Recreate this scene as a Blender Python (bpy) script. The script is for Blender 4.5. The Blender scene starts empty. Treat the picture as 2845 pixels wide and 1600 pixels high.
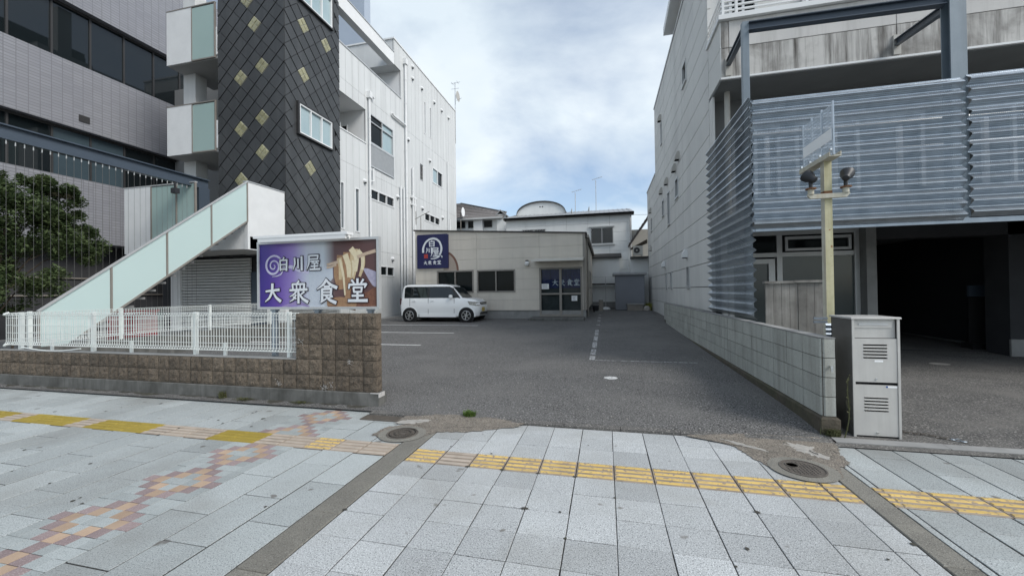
import bpy, math, random
from math import radians as R, sin, cos, pi
from mathutils import Vector, Matrix
random.seed(7)
D = bpy.data
SC = bpy.context.scene
COL = SC.collection

# ------------------------------------------------------------------ camera
cam_d = D.cameras.new("camera"); cam = D.objects.new("camera", cam_d); COL.objects.link(cam)
cam_d.sensor_width = 36.0; cam_d.lens = 36.0 * 1100 / 2845; cam_d.clip_start = 0.05; cam_d.clip_end = 3000
_y, _p, _r = R(13.3), R(0.5), R(0.75)
fw = Vector((-sin(_y) * cos(_p), cos(_y) * cos(_p), sin(_p)))
rt0 = Vector((cos(_y), sin(_y), 0)); up0 = rt0.cross(fw)
rt = rt0 * cos(_r) - up0 * sin(_r); up = rt0 * sin(_r) + up0 * cos(_r)
cam.matrix_world = Matrix(((rt.x, up.x, -fw.x, 0), (rt.y, up.y, -fw.y, 0), (rt.z, up.z, -fw.z, 1.5), (0, 0, 0, 1)))
SC.camera = cam

# ------------------------------------------------------------------ world, sun, exposure
SUN_EL, SUN_AZ = 42.0, 112.0       # azimuth: degrees from +Y towards +X
w = D.worlds.new("World"); SC.world = w; w.use_nodes = True
nt = w.node_tree; nt.nodes.clear()
def wn(t, **k):
    n = nt.nodes.new(t)
    for a, b in k.items(): setattr(n, a, b)
    return n
L = nt.links.new
out = wn("ShaderNodeOutputWorld"); bg = wn("ShaderNodeBackground")
sky = wn("ShaderNodeTexSky"); sky.sky_type = 'NISHITA'; sky.sun_disc = False
sky.sun_elevation = R(SUN_EL); sky.sun_rotation = R(SUN_AZ); sky.air_density = 1.0; sky.dust_density = 1.2; sky.ozone_density = 1.2
tc = wn("ShaderNodeTexCoord"); sx = wn("ShaderNodeSeparateXYZ"); L(tc.outputs["Generated"], sx.inputs[0])
mz = wn("ShaderNodeMath", operation='MAXIMUM'); L(sx.outputs["Z"], mz.inputs[0]); mz.inputs[1].default_value = 0.0
az = wn("ShaderNodeMath", operation='ADD'); L(mz.outputs[0], az.inputs[0]); az.inputs[1].default_value = 0.22
dx = wn("ShaderNodeMath", operation='DIVIDE'); L(sx.outputs["X"], dx.inputs[0]); L(az.outputs[0], dx.inputs[1])
dy = wn("ShaderNodeMath", operation='DIVIDE'); L(sx.outputs["Y"], dy.inputs[0]); L(az.outputs[0], dy.inputs[1])
cx = wn("ShaderNodeCombineXYZ"); L(dx.outputs[0], cx.inputs[0]); L(dy.outputs[0], cx.inputs[1]); cx.inputs[2].default_value = 3.7
n1 = wn("ShaderNodeTexNoise"); L(cx.outputs[0], n1.inputs["Vector"]); n1.inputs["Scale"].default_value = 1.15; n1.inputs["Detail"].default_value = 9; n1.inputs["Roughness"].default_value = 0.55; n1.inputs["Distortion"].default_value = 0.25
cr = wn("ShaderNodeValToRGB"); L(n1.outputs[0], cr.inputs[0])
cr.color_ramp.elements[0].position = 0.35; cr.color_ramp.elements[0].color = (0.16, 0.16, 0.16, 1)
cr.color_ramp.elements[1].position = 0.64; cr.color_ramp.elements[1].color = (0.95, 0.95, 0.95, 1)
n2 = wn("ShaderNodeTexNoise"); L(cx.outputs[0], n2.inputs["Vector"]); n2.inputs["Scale"].default_value = 2.6; n2.inputs["Detail"].default_value = 6
cc = wn("ShaderNodeValToRGB"); L(n2.outputs[0], cc.inputs[0])
cc.color_ramp.elements[0].position = 0.3; cc.color_ramp.elements[0].color = (4.5, 5.1, 5.55, 1)
cc.color_ramp.elements[1].position = 0.7; cc.color_ramp.elements[1].color = (5.35, 5.8, 6.1, 1)
mx = wn("ShaderNodeMix", data_type='RGBA'); L(cr.outputs[0], mx.inputs[0]); L(sky.outputs[0], mx.inputs[6]); L(cc.outputs[0], mx.inputs[7])
L(mx.outputs[2], bg.inputs[0]); bg.inputs[1].default_value = 0.1; L(bg.outputs[0], out.inputs[0])

sd = D.lights.new("sun", 'SUN'); sun = D.objects.new("sun", sd); COL.objects.link(sun)
sd.energy = 1.5; sd.angle = R(24); sd.color = (1.0, 0.97, 0.92)
e, a = R(SUN_EL), R(SUN_AZ)
sdir = Vector((sin(a) * cos(e), cos(a) * cos(e), sin(e)))
sun.rotation_euler = (-sdir).to_track_quat('-Z', 'Y').to_euler()
SC.view_settings.view_transform = 'Standard'; SC.view_settings.look = 'None'
SC.view_settings.exposure = 0.85; SC.view_settings.gamma = 1.0; SC.view_settings.use_curve_mapping = False

# ------------------------------------------------------------------ helpers
def lerp(a, b, t): return a + (b - a) * t
GX = [-50, 4.2, 4.5, 5, 6, 9, 15, 20, 60]; GZ = [0, 0, .03, .07, .10, .155, .28, .38, .45]
def G(Y):
    for i in range(len(GX) - 1):
        if Y <= GX[i + 1]:
            return lerp(GZ[i], GZ[i + 1], (Y - GX[i]) / (GX[i + 1] - GX[i]))
    return GZ[-1]
def s2l(c):
    return tuple((v / 12.92 if v <= .04045 else ((v + .055) / 1.055) ** 2.4) for v in c)
def hx(h):
    h = h.lstrip('#'); return s2l(tuple(int(h[i:i + 2], 16) / 255 for i in (0, 2, 4)))

class MB:
    def __init__(s): s.v = []; s.f = []; s.m = []
    def quad(s, *p, m=0):
        b = len(s.v); s.v += [tuple(q) for q in p]; s.f.append(tuple(range(b, b + len(p)))); s.m.append(m); return s
    def box(s, x0, x1, y0, y1, z0, z1, m=0):
        b = len(s.v)
        s.v += [(x0, y0, z0), (x1, y0, z0), (x1, y1, z0), (x0, y1, z0), (x0, y0, z1), (x1, y0, z1), (x1, y1, z1), (x0, y1, z1)]
        for f in ((3, 2, 1, 0), (4, 5, 6, 7), (0, 1, 5, 4), (1, 2, 6, 5), (2, 3, 7, 6), (3, 0, 4, 7)):
            s.f.append(tuple(b + i for i in f)); s.m.append(m)
        return s
    def chbox(s, x0, x1, y0, y1, z0, z1, c, m=0):
        """box whose top edge is chamfered by c"""
        b = len(s.v)
        s.v += [(x0, y0, z0), (x1, y0, z0), (x1, y1, z0), (x0, y1, z0), (x0, y0, z1 - c), (x1, y0, z1 - c), (x1, y1, z1 - c), (x0, y1, z1 - c),
                (x0 + c, y0 + c, z1), (x1 - c, y0 + c, z1), (x1 - c, y1 - c, z1), (x0 + c, y1 - c, z1)]
        for f in ((0, 1, 5, 4), (1, 2, 6, 5), (2, 3, 7, 6), (3, 0, 4, 7), (4, 5, 9, 8), (5, 6, 10, 9), (6, 7, 11, 10), (7, 4, 8, 11), (8, 9, 10, 11)):
            s.f.append(tuple(b + i for i in f)); s.m.append(m)
        return s
    def rings(s, rings, closed=True, cap=True, m=0):
        b = len(s.v); n = len(rings[0])
        for r in rings: s.v += [tuple(p) for p in r]
        for i in range(len(rings) - 1):
            for j in range(n if closed else n - 1):
                k = (j + 1) % n
                s.f.append((b + i * n + j, b + i * n + k, b + (i + 1) * n + k, b + (i + 1) * n + j)); s.m.append(m)
        if cap and closed:
            s.f.append(tuple(b + j for j in reversed(range(n)))); s.m.append(m)
            s.f.append(tuple(b + (len(rings) - 1) * n + j for j in range(n))); s.m.append(m)
        return s
    def tube(s, pts, r, n=8, m=0, cap=True):
        pts = [Vector(p) for p in pts]; rr = r if isinstance(r, (list, tuple)) else [r] * len(pts)
        rings = []; prev = None
        for i, p in enumerate(pts):
            d = (pts[min(i + 1, len(pts) - 1)] - pts[max(i - 1, 0)]).normalized()
            ref = Vector((0, 0, 1)) if abs(d.z) < .9 else Vector((0, 1, 0))
            u = d.cross(ref).normalized() if prev is None else (prev - d * prev.dot(d)).normalized()
            prev = u; v = d.cross(u)
            rings.append([p + (u * cos(2 * pi * k / n) + v * sin(2 * pi * k / n)) * rr[i] for k in range(n)])
        return s.rings(rings, m=m, cap=cap)
    def bar(s, p, q, w, h=None, m=0):
        """square bar between two points"""
        h = h or w; p = Vector(p); q = Vector(q); d = (q - p).normalized()
        ref = Vector((0, 0, 1)) if abs(d.z) < .95 else Vector((0, 1, 0))
        u = d.cross(ref).normalized(); v = u.cross(d)
        R0 = [p + u * a * w / 2 + v * b * h / 2 for a, b in ((-1, -1), (1, -1), (1, 1), (-1, 1))]
        R1 = [q + u * a * w / 2 + v * b * h / 2 for a, b in ((-1, -1), (1, -1), (1, 1), (-1, 1))]
        return s.rings([R0, R1], m=m)
    def prism(s, poly, axis, a, b, m=0):
        """polygon (list of 2-tuples) extruded along axis from a to b; the tuples are the two other axes in order"""
        def pt(p, t):
            if axis == 'x': return (t, p[0], p[1])
            if axis == 'y': return (p[0], t, p[1])
            return (p[0], p[1], t)
        return s.rings([[pt(p, a) for p in poly], [pt(p, b) for p in poly]], m=m)
    def cyl(s, c, r, h, n=16, axis='z', m=0, r2=None):
        r2 = r if r2 is None else r2; c = Vector(c)
        def ring(rad, t):
            o = []
            for k in range(n):
                x, y = cos(2 * pi * k / n) * rad, sin(2 * pi * k / n) * rad
                o.append(c + Vector({'z': (x, y, t), 'y': (x, t, y), 'x': (t, x, y)}[axis]))
            return o
        return s.rings([ring(r, 0), ring(r2, h)], m=m)
    def lathe(s, c, prof, n=20, axis='z', m=0, cap=True):
        c = Vector(c); rings = []
        for rad, t in prof:
            rings.append([c + Vector({'z': (cos(2 * pi * k / n) * rad, sin(2 * pi * k / n) * rad, t), 'y': (cos(2 * pi * k / n) * rad, t, sin(2 * pi * k / n) * rad), 'x': (t, cos(2 * pi * k / n) * rad, sin(2 * pi * k / n) * rad)}[axis]) for k in range(n)])
        return s.rings(rings, m=m, cap=cap)
    def mesh(s, name, mats, off=(0, 0, 0), smooth=False):
        me = D.meshes.new(name)
        me.from_pydata([(v[0] - off[0], v[1] - off[1], v[2] - off[2]) for v in s.v], [], s.f)
        for mm in (mats if isinstance(mats, (list, tuple)) else [mats]): me.materials.append(mm)
        me.polygons.foreach_set("material_index", s.m)
        if smooth: me.polygons.foreach_set("use_smooth", [True] * len(me.polygons))
        me.update()
        if smooth: me.set_sharp_from_angle(angle=R(32))
        return me

ORG = {}
def link(o, parent=None):
    COL.objects.link(o)
    if parent is not None: o.parent = parent
    return o
def tag(o, label=None, cat=None, group=None, kind=None):
    if label: o["label"] = label
    if cat: o["category"] = cat
    if group: o["group"] = group
    if kind: o["kind"] = kind
    return o
def thing(name, loc, label, cat, group=None):
    o = D.objects.new(name, None); o.location = loc; o.empty_display_size = .2; link(o); ORG[o] = Vector(loc)
    return tag(o, label, cat, group)
def struct(name, mb, mats):
    o = D.objects.new(name, mb.mesh(name, mats)); link(o); ORG[o] = Vector((0, 0, 0)); o["kind"] = "structure"; return o
def solo(name, mb, mats, loc, label, cat, group=None, smooth=False):
    o = D.objects.new(name, mb.mesh(name, mats, loc, smooth)); o.location = loc; link(o); ORG[o] = Vector(loc); return tag(o, label, cat, group)
def part(name, mb, mats, parent, smooth=False, kind=None, label=None):
    """a child mesh given in world coordinates; its own origin coincides with its parent's"""
    og = ORG[parent]; o = D.objects.new(name, mb.mesh(name, mats, og, smooth)); link(o, parent); ORG[o] = og
    return tag(o, label=label, kind=kind)
def piece(name, me, parent, loc, rz=0, sc=None, rot=None):
    """a child that shares mesh data, placed at a world position"""
    o = D.objects.new(name, me); o.location = Vector(loc) - ORG[parent]
    if rz: o.rotation_euler.z = rz
    if rot: o.rotation_euler = rot
    if sc: o.scale = sc
    link(o, parent); ORG[o] = Vector(loc); return o

# ------------------------------------------------------------------ materials
MATS = {}
def base(name):
    m = D.materials.new(name); m.use_nodes = True; MATS[name] = m
    t = m.node_tree; return m, t, t.nodes["Principled BSDF"]
def nd(t, typ, **k):
    n = t.nodes.new(typ)
    for a, b in k.items(): setattr(n, a, b)
    return n
def mixc(t, fac, a, b, mode='MIX'):
    n = nd(t, "ShaderNodeMix", data_type='RGBA', blend_type=mode)
    for sock, v in ((n.inputs[0], fac), (n.inputs[6], a), (n.inputs[7], b)):
        if isinstance(v, (int, float)): sock.default_value = v
        elif isinstance(v, tuple): sock.default_value = (*v[:3], 1)
        else: t.links.new(v, sock)
    return n.outputs[2]
def noise(t, scale, detail=4, rough=.5, vec=None, sc3=None, dist=0):
    n = nd(t, "ShaderNodeTexNoise"); n.inputs["Scale"].default_value = scale; n.inputs["Detail"].default_value = detail; n.inputs["Roughness"].default_value = rough; n.inputs["Distortion"].default_value = dist
    if vec is None: vec = nd(t, "ShaderNodeNewGeometry").outputs["Position"]
    if sc3:
        mp = nd(t, "ShaderNodeMapping"); mp.inputs["Scale"].default_value = sc3; t.links.new(vec, mp.inputs[0]); vec = mp.outputs[0]
    t.links.new(vec, n.inputs["Vector"]); return n.outputs[0]
def ramp(t, v, p0, p1, c0=0., c1=1.):
    n = nd(t, "ShaderNodeMapRange"); n.inputs[1].default_value = p0; n.inputs[2].default_value = p1; n.inputs[3].default_value = c0; n.inputs[4].default_value = c1
    t.links.new(v, n.inputs[0]); return n.outputs[0]
def mat(name, c, c2=None, scale=6, rough=.7, metal=0., bump=0., bscale=40, rnd=0., spec=.4, speck=None, stain=None, streak=None, coat=0.):
    """c/c2: noise-mixed base colours; rnd: brightness spread between pieces; speck (scale,colour,p0,p1); stain/streak (scale,colour,amount)"""
    m, t, p = base(name)
    col = None
    if c2 is not None: col = mixc(t, ramp(t, noise(t, scale, 6, .6), .3, .7), c, c2)
    else: col = mixc(t, 0., c, c)
    if speck:
        for sp in (speck if isinstance(speck[0], tuple) else (speck,)):
            col = mixc(t, ramp(t, noise(t, sp[0], 2, .5), sp[2], sp[3]), col, sp[1])
    if stain: col = mixc(t, ramp(t, noise(t, stain[0], 5, .6, dist=.4), .48, .68, 0, stain[2]), col, stain[1])
    if streak: col = mixc(t, ramp(t, noise(t, streak[0], 5, .65, sc3=(1, 1, .06)), .46, .72, 0, streak[2]), col, streak[1])
    if rnd:
        oi = nd(t, "ShaderNodeObjectInfo"); f = ramp(t, oi.outputs["Random"], 0, 1, 1 - rnd, 1 + rnd)
        vm = nd(t, "ShaderNodeVectorMath", operation='SCALE'); t.links.new(col, vm.inputs[0]); t.links.new(f, vm.inputs[3]); col = vm.outputs[0]
    t.links.new(col, p.inputs["Base Color"])
    p.inputs["Roughness"].default_value = rough; p.inputs["Metallic"].default_value = metal; p.inputs["Specular IOR Level"].default_value = spec
    if coat: p.inputs["Coat Weight"].default_value = coat; p.inputs["Coat Roughness"].default_value = .05
    if bump:
        b = nd(t, "ShaderNodeBump"); b.inputs["Strength"].default_value = bump; b.inputs["Distance"].default_value = .02
        t.links.new(noise(t, bscale, 6, .6), b.inputs["Height"]); t.links.new(b.outputs[0], p.inputs["Normal"])
    return m
def glass(name, c, rough=.04, spec=.5, var=0):
    m, t, p = base(name); p.inputs["Base Color"].default_value = (*c, 1); p.inputs["Roughness"].default_value = rough; p.inputs["Specular IOR Level"].default_value = spec
    return m

GRAN_DK = (.10, .105, .11)
M = {}
M['granite'] = mat('granite', (.43, .445, .445), (.36, .372, .372), 1.3, .72, bump=.12, bscale=90, rnd=.13, speck=((120, (.17, .18, .18), .54, .62), (160, (.66, .68, .68), .57, .64), (5.5, (.20, .195, .18), .70, .735)), stain=(.9, (.27, .27, .25), .55))
M['granite_long'] = mat('granite_long', (.39, .42, .415), (.325, .35, .345), 1.1, .66, bump=.10, bscale=90, rnd=.13, speck=((120, (.17, .185, .185), .55, .63), (160, (.55, .57, .57), .58, .65), (5.5, (.16, .155, .145), .70, .735)), stain=(.7, (.22, .22, .205), .6))
M['granite_new'] = mat('granite_new', (.55, .575, .585), (.48, .51, .52), 1.3, .7, bump=.1, bscale=90, speck=((170, (.34, .36, .37), .54, .64),))
M['mos_red'] = mat('mosaic_red', (.29, .225, .22), (.225, .17, .168), 5, .7, bump=.12, bscale=90, rnd=.13, speck=(150, (.38, .32, .31), .55, .64))
M['mos_orange'] = mat('mosaic_orange', (.44, .325, .235), (.35, .25, .175), 5, .7, bump=.12, bscale=90, rnd=.15, speck=(170, (.46, .34, .24), .55, .66))
M['mos_grey'] = mat('mosaic_grey', (.38, .41, .405), (.32, .345, .34), 3, .7, bump=.1, bscale=90, rnd=.12, speck=(170, (.19, .21, .21), .55, .64))
M['bed'] = mat('paving_bed', (.030, .028, .025), (.016, .015, .014), 14, .95, bump=.4, bscale=60)
M['tact_base'] = mat('tactile_base', (.36, .30, .24), (.28, .23, .18), 10, .8, rnd=.08, bump=.2, bscale=80, stain=(4, (.14, .12, .10), .6))
M['tact_yellow'] = mat('tactile_yellow', (.66, .47, .155), (.58, .40, .12), 9, .7, rnd=.08, bump=.15, bscale=90, speck=((34, (.30, .23, .16), .57, .64),), stain=(7, (.34, .25, .15), .6))
M['tact_mustard'] = mat('tactile_mustard', (.34, .255, .045), (.28, .21, .035), 9, .75, rnd=.08, bump=.15, bscale=90)
M['tact_beige'] = mat('tactile_beige', (.45, .385, .32), (.38, .325, .27), 9, .8, rnd=.07, bump=.15, bscale=90, stain=(5, (.28, .24, .19), .5))
M['asphalt'] = mat('asphalt', (.125, .122, .118), (.098, .096, .093), 1.0, .88, bump=.5, bscale=170, speck=((80, (.30, .295, .285), .56, .63), (60, (.024, .024, .024), .55, .64)), stain=(.55, (.165, .16, .152), .6), spec=.3)
M['asphalt_pale'] = mat('asphalt_pale', (.135, .13, .122), (.085, .082, .078), 3.5, .92, bump=.6, bscale=110, speck=((55, (.27, .26, .24), .55, .64), (85, (.03, .03, .03), .56, .65)), stain=(1.1, (.19, .18, .165), .6))
M['mortar_sand'] = mat('mortar_sand', (.225, .195, .16), (.135, .12, .10), 9, .95, bump=.6, bscale=60, speck=((110, (.37, .335, .285), .57, .64), (70, (.075, .068, .06), .56, .64)))
M['cement_pale'] = mat('cement_pale', (.42, .40, .365), (.30, .285, .26), 9, .9, bump=.5, bscale=50)
M['conc_strip'] = mat('concrete_strip', (.215, .205, .175), (.155, .148, .128), 4, .92, bump=.45, bscale=110, rnd=.1, speck=((190, (.33, .32, .29), .58, .66), (150, (.10, .095, .085), .58, .66)))
M['conc'] = mat('concrete', (.30, .30, .29), (.23, .23, .225), 3, .9, bump=.2, bscale=60, stain=(2, (.15, .15, .145), .5))
M['conc_dirty'] = mat('concrete_dirty', (.165, .165, .155), (.095, .095, .09), 3.5, .95, bump=.3, bscale=50, streak=(7, (.045, .045, .04), .7), stain=(2.2, (.05, .05, .045), .7))
M['split'] = mat('split_face', (.165, .133, .10), (.092, .074, .056), 16, .95, bump=1.0, bscale=38, rnd=.15, speck=((120, (.30, .25, .20), .62, .70), (60, (.035, .028, .022), .58, .7)), stain=(1.1, (.05, .042, .036), .5))
M['mortar_dk'] = mat('mortar_dark', (.10, .086, .07), (.065, .056, .048), 10, .95)
M['lime'] = mat('lime_splash', (.55, .54, .52), (.35, .34, .33), 30, .9)
M['blockwall'] = mat('block_wall', (.45, .46, .425), (.36, .37, .34), 3, .93, bump=.25, bscale=80, rnd=.08, speck=(170, (.17, .18, .17), .56, .66), streak=(9, (.22, .218, .195), .7))
M['moss_foot'] = mat('mossy_footing', (.105, .09, .068), (.06, .053, .042), 9, .95, bump=.8, bscale=40, stain=(1.2, (.06, .07, .03), .6))
M['white_paint'] = mat('white_road_paint', (.66, .66, .645), (.52, .52, .51), 9, .85, bump=.2, bscale=120, speck=((38, (.07, .07, .07), .60, .66),))
M['worn_paint'] = mat('worn_road_paint', (.50, .50, .49), (.34, .34, .335), 9, .88, bump=.3, bscale=120, speck=((22, (.06, .06, .06), .52, .58),))
M['fence_white'] = mat('fence_white', (.74, .78, .76), (.66, .69, .67), 5, .45, spec=.5)
M['wall_white'] = mat('white_siding', (.64, .655, .65), (.595, .61, .605), .7, .62, bump=.06, bscale=50, rnd=.022, streak=(1.6, (.46, .47, .465), .45))
M['white'] = mat('white_coating', (.76, .775, .775), (.70, .71, .71), 1.2, .6)
M['stair_white'] = mat('stair_white', (.72, .735, .735), (.66, .675, .675), 2.5, .75, bump=.25, bscale=120)
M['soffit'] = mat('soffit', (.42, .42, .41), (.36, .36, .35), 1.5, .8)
M['recess'] = mat('recess_backing', (.20, .205, .205), None, rough=.9)
M['slate'] = mat('slate_shingle', (.046, .049, .051), (.037, .0395, .0415), 2.2, .52, rnd=.13, spec=.45, bump=.05, bscale=60, streak=(2.5, (.085, .088, .09), .4))
M['black'] = mat('black_gap', (.012, .012, .013), None, rough=.8)
M['glassblock'] = mat('glass_block', (.36, .345, .21), (.20, .19, .11), 12, .15, spec=.6, rnd=.15)
M['block_frame'] = mat('block_frame', (.46, .46, .38), (.38, .38, .31), 9, .6)
M['alu'] = mat('aluminium', (.55, .56, .56), (.48, .49, .49), 5, .4, metal=.35)
M['bronze'] = mat('bronze_frame', (.27, .25, .225), (.23, .213, .19), 5, .5, metal=.2)
M['frame_dk'] = mat('dark_frame', (.035, .035, .036), None, rough=.5)
M['glass_dark'] = glass('glass_dark', (.006, .009, .010), .06, .16)
M['glass_pale'] = mat('pale_window_glass', (.36, .46, .48), (.30, .40, .43), 1.2, .06, spec=.7)  # pale blue-grey base colour over the whole pane
M['glass_office'] = glass('glass_office', (.010, .014, .016), .03, .45)
M['glass_blind'] = mat('window_blind', (.055, .08, .095), (.045, .066, .08), 1, .2, spec=.5)
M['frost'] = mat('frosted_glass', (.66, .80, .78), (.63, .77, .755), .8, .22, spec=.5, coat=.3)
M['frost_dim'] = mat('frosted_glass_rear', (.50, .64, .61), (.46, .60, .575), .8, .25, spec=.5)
M['shutter'] = mat('shutter', (.62, .63, .62), (.55, .56, .55), 2, .5)
M['navy_steel'] = mat('navy_steel', (.058, .078, .105), (.048, .066, .09), 2, .45, spec=.5)
M['office_tile'] = None
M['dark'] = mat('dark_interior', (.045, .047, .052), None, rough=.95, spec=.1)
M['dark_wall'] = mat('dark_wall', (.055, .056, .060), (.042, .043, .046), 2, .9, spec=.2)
M['siding_beige'] = mat('beige_siding', (.66, .61, .53), (.59, .545, .475), .9, .75, bump=.1, bscale=60, rnd=.03, streak=(3, (.46, .43, .38), .45))
M['alc'] = mat('alc_panel', (.68, .68, .655), (.61, .61, .59), .6, .85, bump=.12, bscale=60, rnd=.03, streak=(1.5, (.47, .472, .46), .5), stain=(.5, (.54, .54, .53), .4))
M['parapet'] = mat('parapet_stained', (.58, .565, .535), (.50, .49, .465), 1.5, .9, bump=.12, bscale=60, streak=(7, (.075, .068, .06), .95), stain=(1.1, (.14, .13, .118), .75))
M['parapet_clean'] = mat('parapet_clean', (.62, .605, .575), (.55, .54, .52), 1.5, .9, bump=.12, bscale=60, streak=(4, (.36, .35, .33), .5))
M['back_white'] = mat('back_white', (.76, .78, .775), (.70, .72, .715), .6, .7, rnd=.02, streak=(1.2, (.50, .52, .52), .35))
M['galv'] = mat('galvanised', (.40, .45, .50), (.31, .36, .41), 9, .38, metal=.65, streak=(3, (.26, .30, .34), .4))
M['steel_blue'] = mat('blue_grey_steel', (.22, .26, .295), (.17, .21, .24), 3, .5, metal=.3, streak=(5, (.12, .145, .165), .5))
M['stainless'] = mat('stainless', (.58, .57, .545), (.50, .49, .47), 4, .38, metal=.3, streak=(12, (.42, .41, .39), .4))
M['stainless_dk'] = mat('stainless_side', (.17, .165, .155), (.13, .127, .12), 4, .4, metal=.5)
M['wood'] = mat('weathered_wood', (.25, .243, .225), (.14, .135, .124), 5, .9, rnd=.16, streak=(14, (.10, .092, .084), .7), bump=.2, bscale=50)
M['pole'] = mat('pole_paint', (.54, .51, .34), (.44, .41, .26), 9, .7, streak=(20, (.30, .28, .15), .6), speck=(24, (.24, .10, .04), .70, .76))
M['pole_white'] = mat('pole_white_face', (.52, .51, .44), (.44, .42, .34), 9, .75, streak=(20, (.32, .24, .14), .5))
M['rust'] = mat('rust', (.22, .10, .045), (.15, .07, .035), 20, .9)
M['black_plastic'] = mat('black_plastic', (.028, .030, .034), None, rough=.45)
M['iron'] = mat('cast_iron', (.135, .118, .10), (.085, .076, .066), 14, .8, bump=.3, bscale=60, metal=.1)
M['car_white'] = mat('car_white', (.82, .835, .835), None, rough=.25, coat=.6)
M['tyre'] = mat('tyre', (.012, .012, .013), None, rough=.85)
M['alloy'] = mat('alloy', (.48, .48, .48), None, rough=.3, metal=.8)
M['chrome'] = mat('chrome', (.75, .75, .74), None, rough=.12, metal=1)
M['headlight'] = mat('headlight', (.40, .39, .34), (.16, .155, .14), 22, .08, spec=.8)
M['red_lens'] = mat('red_lens', (.06, .008, .01), None, rough=.15)
M['plate'] = mat('plate_yellow', (.50, .36, .08), None, rough=.5)
M['navy'] = mat('navy_sign', (.016, .018, .085), (.013, .015, .07), 3, .45)
M['lettering'] = mat('lettering_white', (.72, .75, .78), (.64, .67, .70), 12, .6)
M['lettering_edge'] = mat('lettering_edge', (.025, .016, .03), None, rough=.6)
M['seal_red'] = mat('seal_red', (.42, .05, .045), (.32, .04, .035), 60, .6)
M['arc_brown'] = mat('painted_arc', (.21, .115, .085), (.18, .10, .075), 5, .8)
M['arc_pink'] = mat('painted_disc', (.40, .33, .275), (.37, .31, .26), 3, .8)
M['shed'] = mat('shed_grey', (.225, .24, .275), (.195, .21, .24), .8, .55)
M['roof_grey'] = mat('roof_grey', (.215, .20, .195), (.155, .145, .142), 6, .8, bump=.3, bscale=20)
M['metal_roof'] = mat('metal_roof', (.36, .37, .38), (.28, .29, .30), 3, .5, metal=.3)
M['eave_dk'] = mat('eave_dark', (.065, .063, .06), (.045, .044, .042), 4, .8)
M['tile_roof'] = mat('kawara', (.14, .125, .115), (.095, .085, .08), 5, .75, bump=.2)
M['paper'] = mat('paper', (.82, .83, .83), None, rough=.8)
M['paper_ink'] = mat('paper_ink', (.30, .32, .36), None, rough=.8)
M['ac'] = mat('ac_body', (.48, .47, .43), (.42, .41, .38), 4, .6)
M['bark'] = mat('bark', (.07, .055, .04), (.045, .036, .028), 12, .95, bump=.5)
M['red'] = mat('red_plastic', (.30, .03, .035), None, rough=.5)
M['sky_tower'] = mat('pale_blue_cladding', (.40, .46, .54), (.37, .43, .51), .5, .5)
M['wire_grey'] = mat('wire_grey', (.15, .15, .145), None, rough=.5, metal=.3)
M['canopy'] = mat('canopy_metal', (.62, .60, .55), None, rough=.5, metal=.2)
M['lamp_glass'] = mat('lamp_globe', (.72, .72, .70), None, rough=.3)

def add_translucency(m, fac, col):
    t = m.node_tree; o = t.nodes["Material Output"]; src = o.inputs[0].links[0].from_socket
    tr = nd(t, "ShaderNodeBsdfTranslucent"); tr.inputs[0].default_value = (*col, 1); ms = nd(t, "ShaderNodeMixShader"); ms.inputs[0].default_value = fac
    t.links.new(src, ms.inputs[1]); t.links.new(tr.outputs[0], ms.inputs[2]); t.links.new(ms.outputs[0], o.inputs[0])
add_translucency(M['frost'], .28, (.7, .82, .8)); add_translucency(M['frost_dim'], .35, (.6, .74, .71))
def leafmat(name, c, c2, trans=.35):
    m, t, p = base(name)
    oi = noise(t, 2.2, 3); f = noise(t, 23, 2)
    col = mixc(t, ramp(t, oi, .35, .65), c, c2); col = mixc(t, ramp(t, f, .35, .7, 0, .5), col, tuple(v * .55 for v in c))
    t.links.new(col, p.inputs["Base Color"]); p.inputs["Roughness"].default_value = .6; p.inputs["Specular IOR Level"].default_value = .3
    tr = nd(t, "ShaderNodeBsdfTranslucent"); t.links.new(col, tr.inputs[0])
    ms = nd(t, "ShaderNodeMixShader"); ms.inputs[0].default_value = trans
    t.links.new(p.outputs[0], ms.inputs[1]); t.links.new(tr.outputs[0], ms.inputs[2]); t.links.new(ms.outputs[0], t.nodes["Material Output"].inputs[0])
    return m
M['leaf'] = leafmat('maple_leaf', (.085, .13, .055), (.15, .195, .085))
M['leaf_pale'] = leafmat('pale_leaf', (.20, .19, .12), (.12, .14, .07))
M['grass'] = leafmat('grass', (.10, .17, .03), (.14, .21, .05))
M['weed'] = leafmat('weed', (.15, .155, .08), (.11, .12, .05))

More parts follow.
